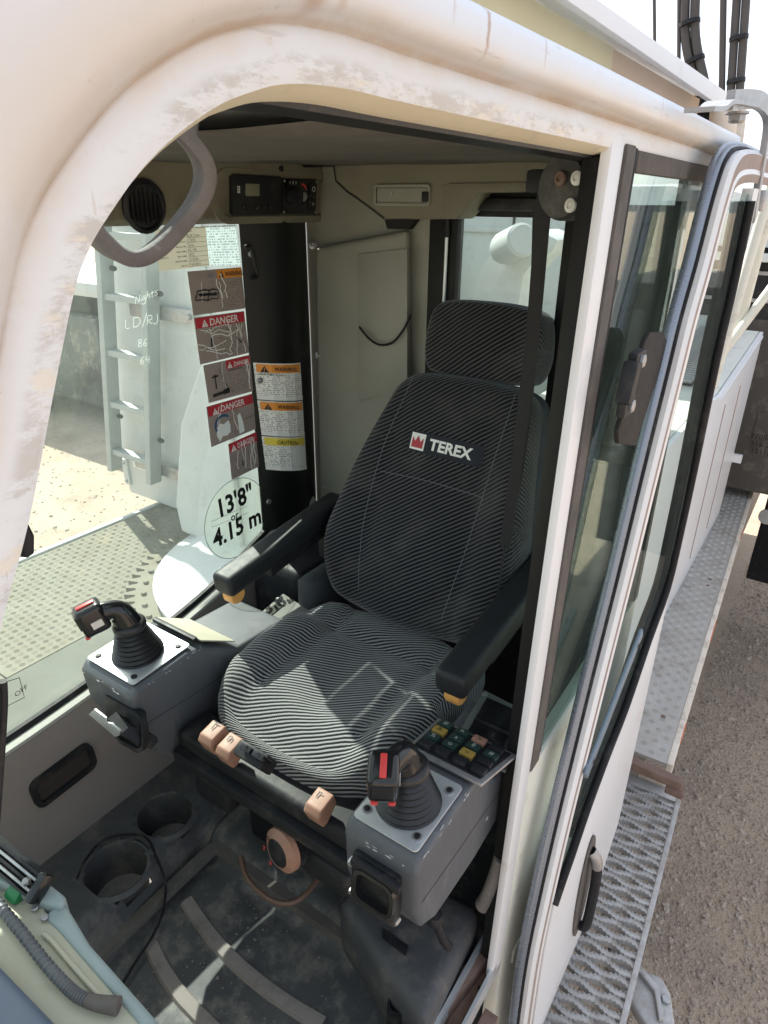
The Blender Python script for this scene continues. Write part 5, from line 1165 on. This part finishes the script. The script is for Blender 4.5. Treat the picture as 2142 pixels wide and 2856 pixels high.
# headrest
HT = radians(12)
FH = (V((-.148, .105, 1.04)), V((1, 0, 0)), V((0, -sin(HT), cos(HT))), V((0, cos(HT), sin(HT))))
ho = [(-.10, .0), (-.135, .01), (-.15, .05), (-.15, .11), (-.135, .16), (-.09, .178), (0, .182), (.09, .178), (.135, .16), (.15, .11), (.15, .05), (.135, .01), (.10, .0), (0, -.004)]
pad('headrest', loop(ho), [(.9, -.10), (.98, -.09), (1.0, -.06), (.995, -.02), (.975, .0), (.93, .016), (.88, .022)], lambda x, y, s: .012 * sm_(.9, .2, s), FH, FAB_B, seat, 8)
# armrests
def armrest(x0, x1, yf, yb, zf, zb, lab):
    a = thing('armrest_holder') if False else None
    cxa = (x0 + x1) / 2; wd = abs(x1 - x0)
    ctr = V((cxa, (yf + yb) / 2, (zf + zb) / 2 - .03)); d = V((0, yf - yb, zf - zb)); xx, yy, zz = fr((1, 0, 0), d)
    o = box('armrest', ctr, (wd, d.length, .054), ARM, seat, (xx, yy, zz), bevel=.016, seg=4); o['label'] = lab
    box('underside_rail', ctr + zz * -.042 - yy * .05, (wd * .62, d.length * .6, .03), DARK, o, (xx, yy, zz), bevel=.006)
    lathe('adjuster_wheel', [(.001, -.016), (.02, -.016), (.023, -.012), (.023, .012), (.02, .016), (.001, .016)], V((cxa, yf - .035, zf - .066)), (1, 0, 0), AMBER, o, 20)
    bolt(V((cxa - wd * .52, yb + .05, zb - .03)), (-1, 0, 0), .008, .006, STEEL, o)
    return o
armrest(.165, .228, .645, .20, .645, .70, 'armrest on the window side of the seat')
armrest(-.372, -.438, .65, .20, .645, .70, 'armrest on the door side of the seat')
for x in (.19, -.41): box('armrest_pivot', (x, .24, .60), (.05, .09, .16), DARK, seat, bevel=.02)
bx('recline_cover', (.135, .20, .36), (.20, .40, .52), FAB_P, seat, bevel=.03, seg=3)
# seat frame below
bx('front_apron', (SX - .24, .78, .345), (SX + .24, .868, .392), DARK, seat, bevel=.015, seg=3)
bx('seat_pan', (SX - .22, .36, .30), (SX + .22, .80, .36), DARK, seat, bevel=.01)
bx('pan_ledge', (SX - .245, .80, .312), (SX + .245, .882, .343), DARK, seat, bevel=.008)
bx('suspension_top', (SX - .20, .45, .235), (SX + .20, .83, .295), DARK, seat, bevel=.02, seg=3)
bx('suspension_apron', (-.005, .80, .21), (.105, .862, .29), DARK, seat, bevel=.02, seg=3)
bx('suspension_apron', (-.33, .79, .20), (-.20, .865, .265), DARK, seat, bevel=.022, seg=3)
for k in range(4): bx('bellows_fold', (SX - .19 - .006 * (k % 2), .40, .06 + .042 * k), (SX + .19 + .006 * (k % 2), .73 + .02 * (k % 2), .098 + .042 * k), RUBBER, seat, bevel=.014)
bx('base_frame', (SX - .21, .36, FZ), (SX + .21, .72, .055), DARK, seat, bevel=.01)
# peach levers and switches
for px, py, sym in ((592, 2050, 'T'), (640, 2085, 'n'), (889, 2245, 'r')):
    p = at(px, py + 12, 'y', .868); xx, yy, zz = fr((1, 0, 0), (0, .95, -.3))
    lv = ext('lever', [p + yy * a + zz * b - xx * .0185 for a, b in ((-.030, .018), (.008, .022), (.020, .012), (.017, -.022), (.006, -.026), (-.030, -.010))], xx * .037, PEACH, seat, bevel=.004, seg=3)
    text('lever_symbol', sym, p + zz * .0225 - yy * .010 + xx * .01, -xx, -yy, .018, INK, lv, .0)
sw = box('switch_block', at(712, 2112, 'y', .875), (.075, .03, .045), DARK, seat, fr((1, 0, 0), (0, .8, -.5)), bevel=.006)
for dx_ in (-.016, .016): box('rocker_switch', at(712, 2106, 'y', .888) + V((dx_, 0, .002)), (.027, .012, .034), GLOSSK, sw, fr((1, 0, 0), (0, .8, -.5)), bevel=.003)
# weight adjuster knob
kn = at(785, 2372, 'y', .885); ka = V((.15, .95, .14)).normalized()
ribs = []
kk = 44
KN = mat('ribbed_black_knob', (.02, .02, .022), .5, amt=.4)
rings = []
for h in (-.055, -.008):
    rings.append([kn + ka * h + (V((1, 0, 0)) * cos(2 * pi * i / (kk * 2)) + ka.cross(V((1, 0, 0))).normalized() * sin(2 * pi * i / (kk * 2))) * (.046 if i % 2 else .0425) for i in range(kk * 2)])
kno = loft('adjuster_knob', rings, KN, seat, smooth=None)
lathe('dial_ring', [(.046, -.010), (.045, .002), (.030, .012), (.029, .010)], kn, ka, PEACH, kno, 36, caps=False)
lathe('dial_cap', [(.030, .009), (.026, .013), (.001, .014)], kn, ka, DARK, kno, 28)
fx, fy, fz = fr((1, 0, 0), ka.cross(V((1, 0, 0))))
for k, s in enumerate(('0', '5', '9')):
    a = radians(-40 + 50 * k); text('dial_digit', s, kn + ka * .0085 + fx * (.037 * cos(a)) + fy * (.037 * sin(a)), -fx, fy, .010, RED if k else INK, kno, .01, 'CENTER')
box('knob_arm', kn - ka * .075 + V((0, 0, .012)), (.05, .05, .04), DARK, seat, fr((1, 0, 0), ka), bevel=.01)
loopw = spline([at(x, y, 'z', .03) for x, y in ((672, 2390), (690, 2450), (740, 2500), (790, 2520), (840, 2505), (890, 2450), (905, 2430))], 6)
cl = thing('copper_air_line', 'bent reddish brown air line looping below the seat knob', 'tube', loopw[0])
tube('air_line', loopw, .006, mat('brown_tube', (.15, .085, .06), .5, amt=.5), cl, 8)

# ================================================================ joystick consoles
def joystick(parent, base, lean, head, fwd, flip):
    """ribbed boot, bent neck and a grip head with red switches"""
    n = (V((0, 0, 1)) + lean * .5).normalized()
    prof = [(.052, 0), (.054, .004)]
    for k in range(6):
        r = .050 - .0035 * k; h = .006 + .010 * k; prof += [(r, h), (r + .002, h + .004), (r - .004, h + .008)]
    prof += [(.031, .068), (.034, .073), (.034, .080), (.030, .085), (.022, .087)]
    b = lathe('boot', prof, base, n, BOOT, parent, 32)
    top = base + n * .072; mid = top + V((0, 0, .032)) + (head - top) * .22
    pts = spline([top, mid, mid * .45 + head * .55 + V((0, 0, .008)), head], 6)
    m_ = len(pts); st = tube('stick', pts, [.027 - .007 * sin(pi * k / m_) - .004 * k / m_ for k in range(m_)], GLOSSK, parent, 14, section=[(cos(2 * pi * i / 14) * 1.0, sin(2 * pi * i / 14) * 1.15) for i in range(14)])
    xx, yy, zz = fwd
    g = box('grip_head', head, (.046, .054, .064), GLOSSK, parent, (xx, yy, zz), bevel=.012, seg=4)
    box('thumb_switch', head + zz * .033, (.010, .036, .005), RED, g, (xx, yy, zz), bevel=.002); box('side_plate', head - xx * .0235 * flip - zz * .006 + yy * -.004, (.002, .022, .016), ALU, g, (xx, yy, zz))
    for s in (-1, 1): box('trigger', head + yy * .024 - zz * .030 + xx * (.013 * s), (.011, .010, .007), RED, g, (xx, yy, zz), bevel=.003)
    box('face_plate', head + yy * .0275 + zz * .007, (.030, .003, .034), DARK, g, (xx, yy, zz), bevel=.0012)
    return st
def console(name, lab, x0, x1, prof, plate_c, plate_w, zt):
    c = thing(name, lab, 'joystick console', ((x0 + x1) / 2, .75, .3), None)
    ext('housing', [(x0, y, z) for y, z in prof], (x1 - x0, 0, 0), POD, c, bevel=.016, seg=4)
    return c
CHIP = mat('bare_plastic_chip', (.34, .35, .36), .6, amt=.3)
def chips(parent, a, b, nrm, n, seed, sz=.004):
    """scuffed flakes along an edge"""
    r = random.Random(seed); a, b = V(a), V(b); t = (b - a).normalized(); s = V(nrm).cross(t).normalized()
    for k in range(n):
        c = a + (b - a) * r.random() + s * r.uniform(-.003, .004); L_ = r.uniform(.6, 2.6) * sz; w_ = r.uniform(.2, .5) * sz
        mk('paint_chip', [c + t * (L_ * cos(q)) * r.uniform(.6, 1.1) + s * (w_ * sin(q)) * r.uniform(.5, 1.2) + V(nrm) * .0006 for q in [2 * pi * i / 7 for i in range(7)]], [tuple(range(7))], CHIP, parent, fix=False)
# window side
c1_ = console('joystick_console', 'joystick console by the far window, its lever leaning outward, hinged bracket hanging open', .142, .318, [(.945, .520), (.938, .44), (.905, .345), (.86, .30), (.74, .285), (.50, .33), (.50, .465), (.66, .475), (.755, .535), (.80, .545), (.93, .536)], None, None, .54)
pc = V((.232, .855, .5445)); xx, yy, zz = fr((1, 0, 0), (0, 1, -.06))
pl1 = plate('top_plate', pc, xx, yy, .155, .150, .003, .008, ALU, c1_, .0008)
for a, b in ((-.06, -.055), (.06, -.055), (-.06, .058), (.06, .058)): bolt(pc + xx * a + yy * b + zz * .003, zz, .0065, .003, DARK, pl1, 'bolt', 10)
hd_r = at(256, 1722, 'z', .66); joystick(c1_, pc + zz * .003 + V((-.004, .005, 0)), V((.0, .22, 0)), hd_r, fr((.92, -.38, 0), (.36, .88, -.25)), 1)
lid = ext('rear_lid', [(.152, .755, .5455), (.308, .755, .5455), (.308, .66, .487), (.152, .66, .487)], (0, 0, .004), DASHB, c1_, bevel=.001)
box('rear_hinge', (.23, .762, .550), (.14, .012, .010), DARK, c1_, bevel=.003)
xx, yy, zz = fr((1, 0, -.02), (0, .93, .25))
bk1 = box('cup_bracket', at(350, 2005, 'y', .945), (.115, .020, .075), DARK, c1_, fr((1, 0, -.05), (0, .93, .2)), bevel=.006)
fp = [at(x, y, 'y', .985) for x, y in ((252, 1990), (268, 1975), (300, 2000), (300, 2012), (315, 2015), (340, 2035), (335, 2050), (325, 2052))]
ext('bracket_flap', fp, (0, .004, 0), ALU, bk1, bevel=.001)
ext('bracket_floor', [at(340, 2045, 'y', .98), at(420, 2090, 'y', .95), at(415, 2075, 'y', .95), at(300, 2005, 'y', .98)], (0, -.02, .004), DARK, bk1)
ringplate('bracket_hoop', at(355, 2030, 'y', .957), (1, 0, -.1), (0, -.2, .9), .105, .09, .03, .008, .012, DARK, bk1)
# door side
c2_ = console('joystick_console', 'joystick console by the open door with rows of green and yellow keys', -.525, -.388, [(.948, .525), (.943, .43), (.925, .375), (.88, .345), (.74, .335), (.50, .36), (.50, .475), (.67, .482), (.745, .545), (.79, .552), (.935, .548)], None, None, .552)
pc = V((-.4565, .862, .5525)); xx, yy, zz = fr((1, 0, 0), (0, 1, -.02))
pl2 = plate('top_plate', pc, xx, yy, .118, .146, .003, .008, ALU, c2_, .0008)
for a, b in ((-.044, -.052), (.046, .052), (-.046, .05), (.044, -.05)):
    bolt(pc + xx * a + yy * b + zz * .003, zz, .0085, .002, STEEL, pl2, 'washer', 14); bolt(pc + xx * a + yy * b + zz * .005, zz, .005, .002, DARK, pl2, 'bolt', 10)
hd_l = at(1070, 2165, 'z', .672); joystick(c2_, pc + zz * .003 + V((.0, .003, 0)), V((0, .1, 0)), hd_l, fr((.85, .52, 0), (-.40, .82, -.3)), 1)
bk2 = box('cup_bracket', at(1050, 2470, 'y', .952), (.085, .022, .10), DARK, c2_, fr((1, 0, 0), (0, .95, .1)), bevel=.005)
ringplate('bracket_hoop', at(1050, 2480, 'y', .965), (-1, 0, 0), (0, -.1, 1), .075, .065, .02, .007, .012, GLOSSK, bk2)
box('bracket_bar', at(1048, 2440, 'y', .966), (.09, .012, .016), DARK, bk2, bevel=.004)
for x, y in ((987, 2395), (990, 2475), (1110, 2560)): bolt(at(x, y, 'y', .95), (0, 1, 0), .006, .012, STEEL, bk2, 'screw', 8)
chips(c1_, (.1425, .93, .531), (.1425, .77, .537), (-.7, 0, .7), 9, 4, .003); chips(c1_, (.15, .945, .522), (.31, .945, .522), (0, .7, .7), 6, 5, .003)
chips(c2_, (-.5245, .935, .545), (-.5245, .76, .549), (-.7, 0, .7), 9, 6, .003); chips(c2_, (-.52, .947, .530), (-.395, .947, .530), (0, .7, .7), 7, 7, .003)
for c, xs, fx0, fx1 in ((c1_, .1418, .15, .31), (c2_, -.5252, -.517, -.396)):
    flatline('mould_seam', [(xs - .0004 * 1, .93, .445), (xs - .0004, .80, .435), (xs - .0004, .66, .43), (xs - .0004, .52, .425)], .0016, (-1, 0, 0), DARK, c)
    for y in (.56, .70): bolt((xs, y, .405), (-1, 0, 0), .005, .002, STEEL, c, 'screw', 10)
# key field, tilted up to the rear
k0, k1, k2, k3 = V((-.395, .775, .557)), V((-.540, .775, .557)), V((-.555, .665, .540)), V((-.395, .665, .540))
xx, yy, zz = fr(k1 - k0, k3 - k0); zz = zz if zz.z > 0 else -zz
kp = ext('key_panel', [k0, k1, k2, k3], zz * .006, STEEL, c2_, bevel=.002)
ext('key_bed', [k0 + xx * .008 - yy * -.010, k1 - xx * .008 + yy * .010, k2 - xx * .008 - yy * .008, k3 + xx * .008 - yy * .008], zz * .0085, DARK, kp)
cols = 'KGYG KGGG KYGO KKGK'.split()
for i, row in enumerate(cols):
    for j, c in enumerate(row):
        p = k0 + xx * (.026 + .034 * i) + yy * (.022 + .0235 * j) + zz * .0125
        kk_ = box('key', p, (.025, .018, .009), {'K': DARK, 'G': GREENB, 'Y': YELB, 'O': PEACH}[c], kp, (xx, yy, zz), bevel=.002)
        if c != 'K': text('key_symbol', '8%&#oanu'[(i * 3 + j) % 8], p + zz * .0048 - yy * .004, -xx if False else xx, yy, .010, MARKER if c == 'G' else INK, kk_, 0, 'CENTER')
mp_ = ext('rear_plate', [at(x, y, 'z', .505) for x, y in ((1258, 2078), (1350, 1924), (1470, 1985), (1410, 2150))], (0, 0, -.006), mat('olive_grey_plate', (.10, .11, .10), .55, amt=.4), c2_, bevel=.001)
scr = ext('dark_tray', [at(x, y, 'z', .507) for x, y in ((1292, 2062), (1358, 1948), (1452, 1990), (1392, 2108))], (0, 0, .004), GLOSSK, mp_, bevel=.002)
ext('tray_rib', [at(x, y, 'z', .512) for x, y in ((1322, 2008), (1326, 2002), (1428, 2048), (1424, 2056))], (0, 0, .002), DARK, mp_)
for x, y in ((1270, 2062), (1352, 1938)): bolt(at(x, y, 'z', .506), (0, 0, 1), .006, .003, STEEL, mp_, 'bolt', 10)
pc_ = thing('hanging_lever', 'small black lever with a knob under the door-side console', 'lever', at(1220, 2600, 'z', .2))
tube('rod', [at(1215, 2570, 'z', .2), at(1235, 2620, 'z', .15), at(1250, 2640, 'z', .1)], .009, DARK, pc_, 8); lathe('knob', [(.001, -.016), (.014, -.01), (.018, 0), (.014, .012), (.001, .016)], at(1212, 2560, 'z', .21), (0, 0, 1), DARK, pc_, 14)
pipe = thing('grey_hose_stub', 'dusty grey hose end by the foot of the door post', 'hose', at(1350, 2500, 'z', .05))
tube('hose', spline([at(x, y, 'y', .66) for x, y in ((1400, 2390), (1385, 2440), (1362, 2500), (1346, 2525))], 5), .016, RIB, pipe, 12)
# tray beside the seat on the window side
tr = thing('side_tray', 'dark slotted tray between the seat and the far wall', 'tray', at(700, 1700, 'z', .45))
ext('tray_plate', [at(x, y, 'z', .44) for x, y in ((630, 1790), (790, 1655), (860, 1700), (720, 1850))], (0, 0, -.01), mat('grey_tray', (.16, .16, .15), .6, amt=.5), tr, bevel=.002)
ext('slot', [at(x, y, 'z', .4405) for x, y in ((680, 1755), (775, 1680), (790, 1690), (695, 1768))], (0, 0, .002), BLACK, tr)
for x, y in ((775, 1672), (655, 1775)): bolt(at(x, y, 'z', .441), (0, 0, 1), .006, .004, STEEL, tr, 'bolt', 8)
tube('tray_latch', [at(690, 1742, 'z', .455), at(705, 1752, 'z', .455)], .007, STEEL, tr)
bx('rear_side_box', (.21, .02, .10), (.405, .36, .50), DARK, None, bevel=.03, seg=3)
tag(bpy.data.objects['rear_side_box'], 'black storage box behind the seat beside the far pillar', 'box')

# ================================================================ seat belt
bl = thing('seat_belt', 'black lap belt hanging from a round reel beside the door post', 'seat belt', (-.47, .5, 1.3))
rc = at(1608, 522, 'x', -.49)
lathe('reel', [(.001, 0), (.040, 0), (.043, .004), (.043, .026), (.039, .034), (.001, .036)], V((-.490, rc.y, rc.z)), (.35, .93, 0), mat('grey_black_reel', (.045, .045, .045), .55, dirt=(.13, .12, .11), dscale=20, damt=.5), bl, 32)
rax = V((.35, .93, 0)).normalized()
for px, py, m_, r in ((1612, 497, LABELW, .009), (1594, 573, LABELW, .009), (1566, 498, RUSTB, .009)):
    p = atp(px, py, V((-.490, rc.y, rc.z)) + rax * .037, rax); lathe('reel_bolt', [(r, 0), (r, .004), (r * .45, .006), (r * .4, .003), (.001, .003)], p, rax, m_, bl, 16)
box('guide', at(1527, 505, 'y', .52), (.06, .02, .03), DARK, bl, bevel=.006)
def web(pts, wd, y_=None):
    p = spline([at(x, y, 'y', q) for x, y, q in pts], 6); rows = []
    for q in p: rows.append([q - V((wd / 2, 0, 0)), q + V((wd / 2, 0, 0)), q + V((wd / 2, -.002, 0)), q + V((-wd / 2, -.002, 0))])
    return loft('webbing', rows, BELT, bl, smooth=30)
web([(1522, 500, .50), (1505, 700, .48), (1488, 900, .45), (1465, 1100, .42), (1440, 1300, .39), (1408, 1525, .36)], .024)
web([(1500, 560, .47), (1492, 800, .42), (1480, 1050, .38), (1450, 1300, .37), (1408, 1530, .362)], .016)
tube('belt_end', [at(1408, 1525, 'y', .365), at(1398, 1590, 'y', .37), at(1390, 1655, 'y', .37)], .003, BELT, bl)
